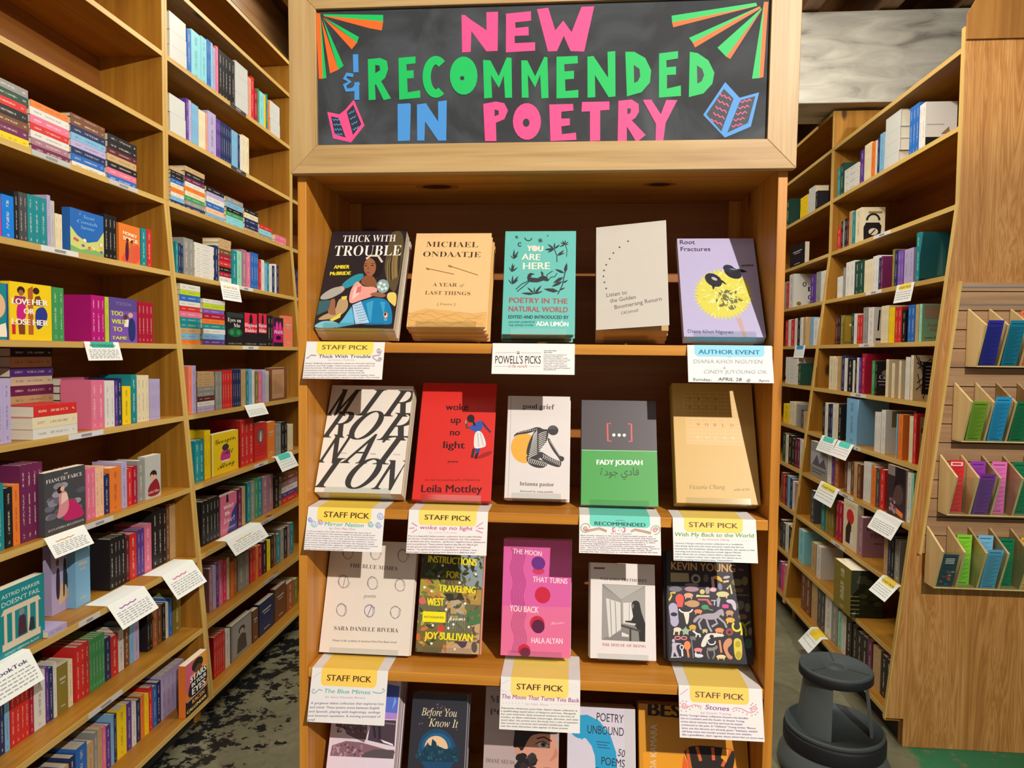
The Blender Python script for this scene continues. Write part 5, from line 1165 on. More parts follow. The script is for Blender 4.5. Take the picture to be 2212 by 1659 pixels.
def c_moon(A):
    A.text(SPK, 'STAFF PICK', (490, 98), (1058, 118), 62, 'bold'); A.text('a83c8c', 'The Moon That Turns You Back', (305, 195), (1258, 230), 46, 'hand'); A.text('e4b4c8', 'by Hala Alyan', (600, 262), (880, 268), 24, 'hand')
    A.dots('d8b0c8', [(320 + i * 40, 245) for i in range(7)] + [(920 + i * 40, 252) for i in range(9)], 5); A.line('e0b8d0', [(305, 42), (395, 5)], 5); A.dots('e0c0d8', [(310 + 17 * (i % 6), 105 + (i * 7) % 30) for i in range(8)] + [(1140 + 17 * (i % 6), 40 + (i * 23) % 90) for i in range(12)], 4)
    scrawl(A, '6c7068', ["Palestinian-American poet Hala Alyan's latest collection is", 'a spellbinding exploration of diaspora and loss. Alongside', 'her own inherited, deep ancestral violence is the loss of', 'mother, as Alyan addresses miscarriage, abortion, and cities', 'much after, the poems turn the body into a site of question,', 'that moved my countries and unveiled tenderness, that', 'visit the vivid characters who appear in these poems'], 300, 1250, 305, 31.5, 20, 18, -1)
card_px('staff pick card with magenta title under the pink moon book', (295, -22), (1268, 8), (275, 522), (1265, 556), S3, c_moon, ('f8da72', .13, .855, .35), .115, ZF)
def c_stones(A):
    A.text('7a5048', 'STAFF PICK', (605, 668), (1610, 708), 112, 'bold'); A.text('9454a0', 'Stones', (818, 898), (1315, 922), 92, 'hand'); A.text('c8b0d0', 'by Kevin Young', (730, 985), (1360, 1000), 44, 'hand')
    for c, o in (('e89aac', 0),):
        A.line(c, [(420, 890), (480, 850), (600, 815), (740, 850)], 18); A.line(c, [(1370, 890), (1430, 855), (1560, 870), (1700, 935), (1800, 950)], 18)
    spiral(A, 'e89aac', 385, 835, 64, 18); spiral(A, 'e89aac', 1825, 885, 72, 18, -1)
    A.dots('9a84a8', [(345, 750), (425, 755), (300, 790), (300, 870), (330, 935), (425, 945), (500, 905), (550, 862), (615, 845), (675, 858), (720, 885), (1410, 925), (1460, 900), (1520, 915), (1600, 942), (1685, 975), (1790, 1000), (1865, 980), (1905, 935), (1765, 795), (1795, 765), (1865, 790), (1750, 862)], 11); A.line('c8a4d0', [(290, 630), (440, 520)], 14)
    scrawl(A, '7c5c98', ["Kevin Young's latest collection honors his familial", 'ties to Louisiana and the South. In Stones Young', 'writes about memory and loss and how he stayed', 'connected to the past. In "Oblivion" Young writes "Bloom', 'June, yet the blooms are already gone." Intimate, wistful', 'will keep every new wonder present dream over wisdom', 'like a grandfather, their regrets, those whom but no more men'], 310, 1985, 1030, 62, 50, 34, 10)
card_px('staff pick card with purple title under the toy covered book', (250, 468), (1985, 505), (320, 1445), (2075, 1508), S3, c_stones, ('f6d268', .135, .84, .30), .115, C8)
# ------------------------------------------------------------------ books on the wall shelves
PAL = {k: v for k, v in (a.split(':') for a in """white:d8d6d0 cream:dfd2b0 yellow:eecb1c lime:b6cc34 green:3f9458 dkgreen:22483a teal:1f868e cyan:86ccd8 lightblue:7aaed2 blue:2a68b8 brightblue:127cdc navy:22305c purple:58388c violet:7a54b0 lavender:b0a4cc plum:6c2650 magenta:b41878 pink:da7090 hotpink:ec2c78 crimson:a81a38 red:cc2e2c coral:e87a5c orange:e27a30 tan:bf9e70 brown:74482e copper:a86038 olive:84762e grey:8c8c88 lightgrey:b8b8b4 dkgrey:48484c black:201e22 mauve:a07484 salmon:d89a88 peach:eab898 maroon:5c2028 mint:92d0b4 paper:c6c8c4 gold:b48c3c""".split())}
NAMES = {'dkgreen': 'dark green', 'lightblue': 'light blue', 'brightblue': 'bright blue', 'hotpink': 'hot pink', 'lightgrey': 'light grey', 'dkgrey': 'dark grey', 'paper': 'white page-edged'}
XB = {-1: XBL, 1: XBR}
def sh(side): return FL if side < 0 else FR
ITEMS = []
def shelf_run(bay, side, z, sb, spec):
    """spec: kind[@setback] x0 x1 height_px colours...  pixel columns only measure where along the shelf each run stands"""
    zs = sorted((ZL + ZLU) if side < 0 else (ZR + ZRU)); k = min(range(len(zs)), key=lambda i: abs(zs[i] - z)); z = zs[k]
    clear = (zs[k + 1] if k + 1 < len(zs) else z + .36) - z - .025
    lim = {'LA': (YL[0], YL[1]), 'LB': (YL[1], YL[2]), 'LC': (YL[2], YL[3]), 'RA': (YR[0], YR[1]), 'RB': (YR[1], YR[2])}[bay]
    stack = 0; row = []
    for line in spec.strip().split(';'):
        w = line.split()
        if not w: continue
        kd, sbk = (w[0].split('@') + [None])[:2]
        sbb = float(sbk) if sbk else sb
        x0, x1, hp = float(w[1]), float(w[2]), float(w[3])
        X = sh(side)(z) + side * sbb
        ya, yb = sorted((y_on(x0, X, z), y_on(x1, X, z)))
        ya, yb = max(ya, lim[0] + .022), min(yb, lim[1] - .022)
        if yb - ya < .006: continue
        h = min(hp / scale_at((X, (ya + yb) / 2, z + .05)), clear)
        maxd = abs(XB[side] - X) - .014
        cols = []
        for c in w[4:]:
            if '*' in c: a, b = c.split('*'); cols += [a] * int(b)
            elif c in PAL: cols.append(c)
        key = w[-1][1:] if w[-1].startswith('#') else None
        rnd = random.Random(repr((bay, z, x0)))
        base = dict(bay=bay, side=side, z=z, X=X, shelf=k + 1, key=key)
        if kd == 'u' or kd == 'c':
            ws = [rnd.uniform(.8, 1.25) for _ in cols]; sm = sum(ws); y = ya
            seq = cols if (side < 0) else cols[::-1]     # listed left to right in the photo
            same = len(set(cols)) < len(cols)
            for c, q in zip(seq, ws):
                t = (yb - ya) * q / sm
                hh = h * (1 if c in (seq[0],) and same else rnd.uniform(.92, 1.03)); hh = min(hh, clear)
                ITEMS.append(dict(base, kind='u', Y=(y + t / 2), t=t - .0008, h=hh, d=min(maxd, max(.09, hh * .66)), col=c, near=(kd == 'c')))
                y += t
        elif kd == 's':
            stack += 1; t = h / len(cols); zz = z
            L = yb - ya
            for i, c in enumerate(cols):
                tt = t * rnd.uniform(.85, 1.15) if i < len(cols) - 1 else max(.006, z + h - zz)
                ll = L * rnd.uniform(.94, 1.)
                ITEMS.append(dict(base, kind='s', Y=(ya + yb) / 2 + rnd.uniform(-.5, .5) * (L - ll), t=tt - .0006, h=ll - .002, d=min(maxd, max(.09, ll * .66)), col=c, z=zz, lvl=i + 1, stack=(bay, k, stack), sy=(ya + yb) / 2))
                zz += tt
        elif kd == 'f':
            ITEMS.append(dict(base, kind='f', Y=ya, w=yb - ya, t=min(.03, maxd), h=h, d=.03, col=cols[0]))
BAYN = {'LA': 'nearest left bookcase', 'LB': 'middle left bookcase', 'LC': 'farthest left bookcase', 'RA': 'near right bookcase', 'RB': 'far right bookcase'}
# left aisle, bay nearest the camera
for z, sb, sp in (
  (2.295, .02, "s -60 64 132 yellow plum brown black red dkgreen grey;s 65 151 107 plum mauve white red pink white orange;s 153 229 111 white blue navy lavender lightblue navy brown brown;s 231 297 98 blue pink black tan maroon black black"),
  (1.987, .015, "u -8 3 95 hotpink;u 4 31 98 brightblue;u 32 41 108 black;u 42 60 105 dkgrey*2;u 61 102 103 teal*3;u 103 119 108 lavender lightgrey;u 120 135 75 cream*2;f 152 225 92 blue #secret;u 226 252 95 black*3;f 257 303 82 orange #couple;u 305 317 80 teal;u 318 328 86 red"),
  (1.674, .015, "f -14 20 122 teal #blonde;f 22 113 122 yellow #love;u 114 139 115 green*2;u 198 227 100 magenta*3;u 228 236 98 lime;f 238 297 95 violet #wild;u 299 331 88 crimson*4"),
  (1.362, .015, "u -6 25 140 lavender*2;s@.15 24 118 185 tan tan crimson tan plum cream purple tan black;s@.0 70 168 70 white cream red;s@.15 134 196 105 plum brown black*4 pink;u 198 226 105 pink*2;u 227 248 100 white*2;u 249 264 105 purple navy;u 265 283 88 yellow;u 284 296 105 teal;u 297 322 100 cream*3;u 323 346 88 lavender*4"),
  (1.049, .03, "u -30 10 150 blue teal;u 12 44 130 black orange;u 46 94 165 plum*4;f@.01 97 186 133 dkgrey #fiancee;u 188 225 110 pink*2 peach*2;u 226 237 90 navy;u 238 262 95 orange;u 263 275 100 lavender;u 276 286 85 red;u 287 297 88 crimson;u 298 312 92 grey;f 314 348 92 lightgrey #kiss"),
  (.741, .09, "f@.02 -6 98 146 teal #columns;f@.12 112 160 150 lavender #stroll;f 164 196 130 lightblue #blank;s@.0 103 146 15 lavender;u 238 272 110 black*4;u 273 280 105 maroon;u 281 296 105 red;u 297 312 100 purple*2;u 313 328 105 pink;u 330 352 125 black*2;u 353 367 128 black brown;u 368 386 120 tan*2"),
  (.429, .09, "u -40 -3 120 navy blue lightblue;u 0 22 118 navy lightblue;u 24 64 122 red*4;u 65 74 105 crimson;u 75 99 130 white;u 100 116 125 purple navy;u 117 124 122 white;f 125 148 105 olive #blank;u 149 158 110 cream;u 165 194 118 red*3;u 195 227 112 green*5;u 228 240 100 navy;u 241 256 90 red;u 257 268 88 white;u 269 280 86 brown;u 281 301 90 lightblue lavender;u 318 330 92 black*2;u 331 350 84 copper brown;u 351 358 84 black;u 359 364 84 white;u 365 373 82 blue;u 375 391 92 olive"),
  (.12, .09, "u 20 150 100 black brown navy grey black cream black navy tan;u 151 164 105 navy;u 165 189 110 blue;u 190 203 100 tan;u 204 221 112 grey tan;u 222 240 105 pink purple;u 241 253 108 lightblue navy;u 254 274 110 yellow;u 275 285 105 purple;u 286 295 102 white;u 296 304 100 navy;u 305 330 95 orange yellow red;u 331 348 90 blue navy;u 349 398 95 lavender*5;f@.0 401 448 112 orange #stars")):
    shelf_run('LA', -1, z, sb, sp)
for z, sb, sp in (
  (2.917, .02, "s 366 404 104 paper*3;u 405 413 100 blue;u 414 434 108 cyan;u 435 447 106 cyan;u 448 460 104 blue*2 cyan;u 461 466 100 lavender;u 467 472 102 pink;u 473 507 100 black*5;s 508 536 102 paper*3;u 537 549 92 salmon red;u 550 556 75 crimson;u 557 560 82 green;u 561 570 80 cyan;u 571 574 80 yellow;u 575 578 78 teal;u 579 582 74 orange;s 583 605 72 paper*4"),
  (2.602, .02, "s 366 402 84 paper*2;u 403 414 95 purple lavender;u 415 429 90 lightblue*3;u 430 444 85 cream*3;u 445 449 90 salmon;u 450 467 95 lavender;u 468 477 86 purple*3;u 478 500 84 navy*5;u 501 514 80 lightblue*2;u 515 523 78 navy white;u 524 538 82 cream*2"),
  (2.295, .02, "s 369 398 80 navy lightblue white orange cream blue black black tan;s 399 443 91 navy grey green cream orange white plum black tan;s 445 485 66 lightblue peach blue white lavender black;s 488 526 60 cyan cyan green black lightblue grey;s 528 558 50 tan navy navy cream black;s 560 588 28 grey cyan red;s 594 622 19 pink*2"),
  (1.987, .02, "u 380 396 68 teal navy*2;u 397 418 80 grey*2;s 420 463 74 white*8;u 464 472 76 navy;s 474 500 94 white crimson black red crimson brown tan tan;u 502 522 76 teal mint;u 523 541 80 mauve pink;u 542 558 78 blue*3;u 560 602 64 red white lightblue teal white navy white navy"),
  (1.674, .02, "s 388 434 128 orange lightblue tan teal teal pink red white blue lime white;s 437 487 97 purple lightblue white teal orange crimson violet lime white;f 490 526 70 black #eyes;f 527 557 70 black #bidder;f 558 577 70 black #bidder;u 578 590 66 black*2;f 591 612 62 magenta #praise;f 614 632 66 coral #blank"),
  (1.362, .02, "u 408 424 105 coral lavender;s 426 464 86 lavender white maroon grey grey tan tan tan;u 465 480 82 grey*2;u 481 502 82 red*4;u 503 520 80 navy*4;u 521 531 78 tan*2;u 532 550 77 teal lightblue white;u 551 566 70 olive pink;u 567 581 72 lavender lightgrey;f 583 620 70 brown #frame"),
  (1.049, .03, "u 422 441 90 teal*2;u 442 455 105 yellow*2;f 458 515 88 yellow #georgia;u 520 548 100 red*3;f 550 576 82 red #disc;f 578 594 76 orange #blank;u 595 607 66 grey*2;u 608 620 66 black*2;u 622 633 56 cream*2"),
  (.741, .06, "u 436 474 95 black*5;f 476 512 85 pink #love2;u 514 530 88 plum tan;u 534 566 85 teal grey green teal;u 567 590 80 mauve*2;u 592 603 72 black;s 608 643 60 red purple white mauve brown"),
  (.429, .06, "u 452 496 95 mauve lavender purple pink hotpink cream;u 498 512 80 orange copper;u 514 538 76 grey*2;u 540 566 72 red*2 orange crimson;u 567 576 70 black;u 577 584 68 yellow;u 585 634 68 black brown teal grey black mauve teal"),
  (.12, .06, "u 462 486 90 red*5;u 487 497 88 white;f 500 544 78 grey #portrait;f 546 558 70 brown #blank;f 560 592 70 navy #blank;f 594 618 72 brown #blank;u 620 644 60 copper olive")):
    shelf_run('LB', -1, z, sb, sp)
for z in (1.987, 1.674, 1.362, 1.049):
    shelf_run('LC', -1, z, .02, "u 626 648 60 purple black navy plum black")
for z, sb, sp in (
  (2.603, .015, "u 1808 1821 68 teal dkgreen;s 1823 1855 52 white*4;u 1857 1865 72 purple;u 1866 1880 80 cream*4;u 1881 1889 78 orange;u 1890 1898 80 white navy;u 1899 1908 86 lightblue;s 1909 1943 112 paper*4;u 1963 1983 105 blue*3;c 1984 1997 98 white*2 #note"),
  (2.284, .015, "u 1808 1815 50 red;u 1816 1832 62 black grey black maroon;u 1833 1839 75 tan;u 1840 1846 72 teal;c 1847 1859 80 cream #lock"),
  (1.991, .015, "u 1808 1819 46 white*2;u 1820 1825 68 grey;u 1826 1844 74 white*2;u 1845 1864 72 dkgreen*2;u 1866 1883 70 cream*3;u 1884 1896 75 white*2;c 1897 1906 74 navy plum;u 1926 1937 80 olive navy;u 1938 1950 76 violet*2;u 1952 1972 76 lavender*2;c@-.0 1977 1985 106 teal #veil"),
  (1.719, .015, "u 1804 1814 65 maroon black;c 1815 1820 62 olive #oval;u 1838 1850 65 dkgreen white;u 1851 1862 62 red*2;u 1863 1873 78 grey*2;c 1874 1886 82 white #bars;u 1902 1918 80 cream*4;u 1919 1931 76 yellow*2;u 1932 1946 76 red*2;u 1947 1955 72 black;u 1960 1975 80 blue*2;u 1976 1983 80 tan;c 1984 1990 86 mint #mintcover"),
  (1.459, .015, "u 1790 1800 70 cream;u 1801 1814 70 cream tan;u 1817 1829 76 navy white;u 1830 1840 78 black;u 1841 1859 76 white black white purple;c 1860 1867 88 crimson;u 1882 1888 78 green;c 1889 1893 80 black #carmen;u 1912 1918 80 cream;u 1925 1931 80 cream;u 1940 1945 80 cream;u 1954 1964 92 white*3;c 1965 1971 100 cream #vines"),
  (1.19, .015, "u 1776 1803 72 black white black navy white;u 1804 1809 78 cream;c 1810 1816 80 black #ringcover;c 1827 1850 96 lightblue;u 1888 1901 86 white*2;c 1902 1911 96 white #leafcover;u 1934 1937 95 lightblue;c 1938 1948 95 orange;u 1962 1970 100 cream*2;c 1971 1977 105 red #panel"),
  (.934, .02, "f 1750 1786 76 grey #landscape;u 1787 1795 72 white;u 1796 1801 70 purple;c 1802 1811 80 copper;u 1823 1858 72 brown white brown tan brown;u 1864 1880 86 white*3;u 1881 1890 86 orange;u 1891 1898 84 dkgrey;c 1899 1909 94 red;f 1915 1955 108 mauve #bigphoto;u 1958 1971 110 white mint"),
  (.667, .02, "c 1750 1758 70 dkgrey;u 1773 1781 72 teal;u 1782 1800 80 olive*3;u 1804 1818 86 crimson*2;f 1820 1850 104 cream #redman;c 1853 1862 90 mauve #dear;u 1908 1916 92 tan;u 1917 1930 94 navy black;c 1931 1942 96 grey"),
  (.392, .03, "c 1724 1736 76 cyan;u 1752 1761 72 tan;c 1763 1772 74 white;c@-.03 1800 1836 105 olive #stripes"),
  (.139, .04, "u 1730 1750 92 brown*2;u 1752 1764 86 tan*2;u 1765 1780 84 dkgrey*2;u 1781 1808 86 white grey;u 1809 1838 84 mint white black;u 1840 1882 90 black*3 plum;u 1884 1900 92 tan*2;u 1902 1922 92 black*2")):
    shelf_run('RA', 1, z, sb, sp)
for z, sb, sp in (
  (2.603, .015, "u 1696 1706 60 dkgreen;s 1728 1744 46 yellow*5;s 1746 1760 56 paper*3;c 1761 1766 44 black"),
  (2.284, .015, "f 1706 1738 46 black #blank"),
  (1.991, .015, "u 1694 1703 60 grey red;c 1704 1713 76 white #olo;u 1750 1758 66 purple;u 1762 1770 66 grey*2;u 1772 1782 66 white*2"),
  (1.719, .015, "u 1696 1715 56 red white red;u 1716 1732 60 white black white;c 1734 1740 62 tan;u 1750 1766 62 lightblue white"),
  (1.459, .015, "s 1696 1722 58 white*7;c 1724 1730 48 dkgreen"),
  (1.19, .015, "u 1692 1704 42 yellow;u 1705 1716 50 cream*2;c 1720 1726 50 grey;u 1730 1740 40 dkgrey tan"),
  (.934, .015, "u 1690 1735 62 dkgreen cream black black maroon plum white"),
  (.667, .015, "u 1686 1725 66 brown red maroon lightblue navy white mauve"),
  (.392, .015, "u 1684 1712 60 black dkgrey white black"),
  (.139, .02, "u 1682 1690 60 purple hotpink;c 1691 1698 62 pink #wave")):
    shelf_run('RB', 1, z, sb, sp)

# ---- cover pictures, drawn in fractions of the cover (x right, y up)
def T(A, c, s, x0, y0, x1, h, st='bold', y1=None): A.text(c, s, (x0, y0), (x1, y0 if y1 is None else y1), h, st)
def k_secret(A):
    A.poly('c8d078', [(0, 0), (1, 0), (1, .62), (.8, .36), (.5, .28), (.2, .4), (0, .58)]); A.poly('7cae6a', [(0, 0), (1, 0), (1, .1), (.6, .16), (.3, .09), (0, .16)])
    for s, x0, y, x1 in (('A', .25, .88, .3), ('Secret', .38, .83, .72), ('Cornish', .2, .7, .8), ('Summer', .3, .58, .72)): T(A, '8ac4f4', s, x0, y, x1, .075, 'ital')
    for i in range(12): A.ell(random.choice(['c85a6a', 'e8e0d8', '8a5a9a', 'd8b04a']), random.uniform(.08, .92), random.uniform(.12, .36), .05, .035)
def k_couple(A):
    A.smooth = 2
    A.poly('e0563c', [(.0, 0), (1, 0), (1, .6), (.6, .45), (.3, .3)]); A.text('f6e8d0', 'HONEY', (.2, .74), (.85, .70), .08, 'heavy'); A.text('f6e8d0', 'SPICE', (.2, .6), (.9, .56), .09, 'heavy')
    A.poly('54203c', [(.28, .05), (.44, .05), (.46, .5), (.4, .6), (.3, .5)]); A.poly('c86a3c', [(.5, .05), (.66, .05), (.66, .48), (.6, .58), (.52, .5)]); A.ell('5a2a20', .39, .6, .06, .045); A.ell('5a2a20', .6, .58, .06, .045)
def k_blonde(A):
    A.ell('e4b48c', .3, .6, .5, .22); A.poly('f0e4d0', [(.1, .05), (.9, .05), (.8, .3), (.3, .25)]); A.poly('27408c', [(.86, 0), (1, 0), (1, 1), (.9, 1)])
def k_love(A):
    A.smooth = 2
    A.poly('b0602a', [(.42, .1), (.54, .1), (.54, .96), (.42, .9)])
    A.poly('c8207c', [(.14, .34), (.36, .34), (.38, .6), (.3, .68), (.16, .62)]); A.poly('7a4028', [(.2, .1), (.34, .1), (.34, .34), (.18, .34)]); A.ell('3a2018', .26, .86, .09, .07); A.ell('9c6444', .26, .82, .06, .05); A.poly('9a2c60', [(.08, .62), (.4, .62), (.36, .76), (.12, .76)])
    A.poly('2c3a8c', [(.6, .2), (.72, .2), (.92, .42), (.84, .6), (.7, .6), (.58, .52)]); A.poly('6c4428', [(.55, .62), (.82, .62), (.7, .8), (.6, .78)]); A.ell('3a2018', .62, .88, .08, .06); A.poly('c82830', [(.04, .1), (.12, .1), (.12, .3), (.04, .3)])
    W_ = 'f4ece0'; T(A, W_, 'LOVE', .05, .62, .47, .1, 'heavy'); T(A, W_, 'HER', .52, .63, .9, .1, 'heavy'); T(A, W_, 'OR', .32, .46, .56, .1, 'heavy'); T(A, W_, 'LOSE', .04, .27, .46, .1, 'heavy'); T(A, W_, 'HER', .53, .27, .9, .1, 'heavy')
def k_wild(A):
    A.smooth = 2
    A.rect('5a4890', 0, .72, 1, 1); A.poly('2a3470', [(.68, .03), (.92, .03), (.94, .48), (.78, .6), (.64, .46)]); A.ell('d8a88c', .75, .63, .09, .06); A.poly('ece4e0', [(.5, .36), (.66, .36), (.68, .52), (.54, .56)]); A.ell('5c3c30', .56, .58, .08, .06)
    c = 'c8d848'; T(A, c, 'TOO', .04, .6, .46, .1, 'heavy'); T(A, c, 'WILD', .06, .42, .58, .1, 'heavy'); T(A, c, 'TO', .1, .25, .42, .1, 'heavy'); T(A, c, 'TAME', .06, .07, .6, .1, 'heavy'); T(A, '8a78b4', 'TESSA', .2, .84, .8, .07, 'sans')
def k_fiancee(A):
    A.smooth = 2
    for i in range(22): A.ell(random.choice(['8a8696', '6a6878', '9c98a4', '585868']), random.uniform(.1, .9), random.uniform(.2, .8), .12, .05)
    A.poly('c02868', [(.5, .3), (.62, .56), (.98, .2), (.9, .13), (.5, .14), (.42, .2)]); A.poly('d88c98', [(.25, .2), (.58, .28), (.56, .58), (.44, .68), (.32, .6), (.34, .4)]); A.ell('3a2420', .36, .68, .07, .055); A.ell('e0b8a0', .42, .69, .05, .04); A.poly('e8c8bc', [(.38, .44), (.56, .5), (.52, .62), (.4, .62)])
    T(A, 'ece8e4', 'THE', .46, .915, .56, .025, 'serif'); T(A, 'ece8e4', 'FIANCÉE FARCE', .04, .83, .92, .06, 'serif'); T(A, 'd8d0d0', 'ALEXANDRIA BELLEFLEUR', .06, .06, .94, .035, 'serif')
def k_kiss(A):
    A.smooth = 2
    A.poly('8c2028', [(.1, .04), (.98, .04), (.9, .3), (.7, .46), (.5, .4), (.2, .3)]); A.ell('2c2024', .52, .55, .22, .1); A.ell('d8a890', .42, .5, .1, .06); A.ell('d8a890', .6, .48, .1, .06); T(A, 'c8c0c0', 'Kiss', .25, .78, .8, .08, 'ital'); T(A, 'c8c0c0', 'Her', .4, .68, .8, .07, 'ital'); T(A, 'e8d8d8', 'Isabel Blue', .1, .12, .9, .06, 'ital')
def k_columns(A):
    W_ = 'dccab0'
    T(A, 'd8e8e0', 'ASTRID PARKER', .1, .86, .9, .055, 'sans'); T(A, 'd8e8e0', "DOESN'T FAIL", .1, .74, .9, .07, 'sans')
    A.poly(W_, [(.08, .62), (.92, .62), (.86, .7), (.14, .7)]); 
    for x in (.14, .3, .62, .8): A.rect(W_, x, .2, x + .06, .62)
    A.rect(W_, .1, .1, .9, .2); A.poly('4a2c3c', [(.42, .22), (.6, .22), (.58, .48), (.5, .54), (.44, .48)]); A.ell('7a8a94', .5, .56, .06, .05); A.poly('2a3a3c', [(.64, .22), (.78, .22), (.76, .4), (.68, .42)]); T(A, 'd8e8e0', 'ASHLEY HERRING BLAKE', .14, .03, .86, .032, 'sans')
def k_stroll(A):
    A.smooth = 2
    A.poly('d8b48c', [(.3, .1), (.9, .2), (.9, .5), (.4, .4)]); A.poly('302630', [(.2, .2), (.36, .2), (.38, .6), (.28, .68), (.2, .56)]); A.poly('262a30', [(.5, .2), (.58, .2), (.6, .44), (.82, .16), (.88, .2), (.68, .56), (.66, .76), (.54, .76)]); A.ell('7c4c30', .28, .73, .07, .05); A.ell('d8b090', .6, .82, .07, .045); T(A, 'd8c8e4', 'DELILAH', .2, .9, .8, .06, 'sans'); T(A, 'd8c8e4', 'CARE', .5, .8, .95, .06, 'sans')
def k_stars(A):
    A.smooth = 2
    A.rect('d0607c', 0, .45, .35, 1); A.poly('e89a3c', [(.5, .4), (1, .4), (1, 1), (.6, 1)]); A.ell('2a2024', .55, .86, .26, .12); A.poly('201c24', [(.1, .3), (1, .3), (1, .7), (.7, .74), (.4, .68), (.15, .55)]); A.ell('6a4430', .58, .76, .17, .09); A.rect('201c24', 0, 0, 1, .3)
    T(A, 'f0ece4', 'STARS', .22, .6, .95, .12, 'heavy'); T(A, 'f0ece4', 'IN YOUR', .28, .49, .95, .08, 'heavy'); T(A, 'f0ece4', 'EYES', .3, .34, .9, .12, 'heavy'); A.line('f0ece4', [(.05, .28), (.95, .3)], .015); T(A, 'e8a050', 'KACEN', .3, .17, .85, .08, 'heavy'); T(A, 'f0d878', 'CALLENDER', .05, .06, .95, .08, 'heavy')
def k_georgia(A):
    A.smooth = 2
    K = '2a2420'; A.poly('c83c8c', [(.3, .3), (.7, .3), (.68, .5), (.58, .58), (.42, .58), (.32, .5)]); A.ell('3c3c40', .5, .63, .13, .08); A.rect('f4e8d8', .34, .28, .66, .32)
    T(A, K, 'Georgia,', .12, .74, .9, .13, 'script', .78); T(A, K, 'All', .42, .45, .8, .13, 'script'); T(A, K, 'Along', .2, .13, .85, .13, 'script', .17); A.rect('f0f0a8', 0, 0, .04, 1)
def k_eyes(A):
    A.ell('1c5c3c', .5, .4, .45, .14); A.ell('2c8a54', .3, .4, .12, .08); A.ell('2c8a54', .7, .4, .12, .08); A.rect('2c3c38', 0, .86, 1, 1); T(A, 'f0ece8', 'Eyes on', .05, .72, .85, .12, 'serif'); T(A, 'f0ece8', 'Me', .4, .56, .8, .12, 'serif'); T(A, 'b0a890', 'SARA CATE', .1, .04, .9, .05, 'serif')
def k_bidder(A):
    A.poly('d82848', [(.05, .4), (.95, .4), (.95, 1), (.05, 1)]); A.ell('201c22', .5, .78, .12, .2); T(A, 'f4f0ec', 'Highest', .04, .58, .96, .11, 'serif'); T(A, 'f4f0ec', 'Bidder', .08, .42, .94, .11, 'serif'); T(A, 'b0a890', 'SARA CATE', .1, .04, .9, .05, 'serif')
def k_praise(A):
    A.rect('2c2430', 0, .68, 1, 1); A.rect('201c24', 0, 0, 1, .14); A.ell('e83c98', .35, .7, .12, .16); A.ell('e83c98', .68, .7, .12, .16); A.ell('24101c', .5, .3, .26, .07); T(A, 'f4ecf0', 'PRAISE', .06, .44, .96, .12, 'serif')
def k_frame(A): A.rect('b08a68', .12, .06, .82, .94); A.rect('a87c58', .2, .2, .74, .8)
def k_disc(A): A.ell('6c4c4c', .5, .66, .32, .2); A.ell('8a6a64', .5, .66, .24, .15); A.poly('dcd4cc', [(.44, .5), (.56, .5), (.55, .72), (.5, .78), (.46, .7)]); [A.line('a82420', [(.1, y), (.9, y)], .02) for y in (.4, .32, .24, .16)]
def k_love2(A):
    A.poly('3c3c8c', [(.4, 0), (1, 0), (1, .7), (.7, .5)]); A.poly('1c1820', [(.35, .8), (.5, .8), (.46, 1), (.38, 1)]); T(A, 'f4e8ec', 'WHAT', .2, .64, .8, .09, 'heavy'); T(A, 'f4e8ec', 'IS', .3, .48, .55, .09, 'heavy'); T(A, 'f4e8ec', 'love?', .2, .28, .85, .12, 'ital'); T(A, 'e8c0d0', 'JEN COMFORT', .15, .1, .9, .05, 'sans')
def k_portrait(A): A.rect('9c9a94', .08, .06, .94, .94); A.ell('403c3c', .5, .7, .16, .1); A.poly('4c4848', [(.25, .1), (.75, .1), (.7, .5), (.5, .6), (.3, .5)]); A.ell('b89c8c', .5, .66, .1, .07)
def k_blank(A): A.rect('%s' % 'b8b0a8', .2, .68, .8, .73); A.rect('b8b0a8', .3, .6, .7, .63); A.rect('b8b0a8', .3, .12, .7, .15)
def k_note(A): A.rect('a8a4a0', .05, .5, .6, .52); A.poly('8a7458', [(.5, .3), (.8, .3), (.75, .46)]); A.rect('1c1a1c', .02, .02, .85, .24); A.rect('d8d4d0', .2, .04, .6, .12)
def k_lock(A): A.rect('dcd4b4', .06, .04, .94, .92); A.rect('8c7c4c', .3, .82, .88, .88); A.poly('1c1a1c', [(.12, .06), (.8, .06), (.86, .46), (.76, .56), (.2, .56), (.1, .42)]); A.ring('1c1a1c', .5, .62, .26, .18, .09, 0, PI); A.ell('d8d0b8', .52, .3, .2, .1); A.line('1c1a1c', [(.4, .22), (.6, .36)], .05)
def k_veil(A): A.rect('24707c', 0, 0, 1, 1); A.poly('3c8894', [(.5, .1), (.8, .1), (.75, .6), (.62, .85)]); A.poly('5a9ca4', [(.55, .12), (.7, .12), (.66, .7)]); A.poly('302c58', [(0, 0), (1, 0), (1, .06), (0, .05)])
def k_oval(A): A.rect('a8882c', .1, .1, .9, .95); A.ell('ece4cc', .5, .66, .2, .05)
def k_bars(A):
    for i in range(5): A.poly('201e22', [(.15 + i * .15, .35), (.22 + i * .15, .35), (.26 + i * .15, .92), (.2 + i * .15, .92)])
    A.rect('201e22', .1, .08, .8, .14); A.poly('ece43c', [(.3, .3), (.6, .38), (.6, .46), (.3, .38)])
def k_mintcover(A): A.rect('b8a48c', .1, .62, .9, .96); T(A, 'c85a5c', 'Lorna', .2, .4, .7, .08, 'ital'); T(A, 'c85a5c', 'Flies', .3, .28, .7, .07, 'ital'); T(A, '2c4c54', 'Loma Vier', .12, .08, .7, .06, 'hand'); A.leaf('2c3a34', .7, .6, .78, .9, .12)
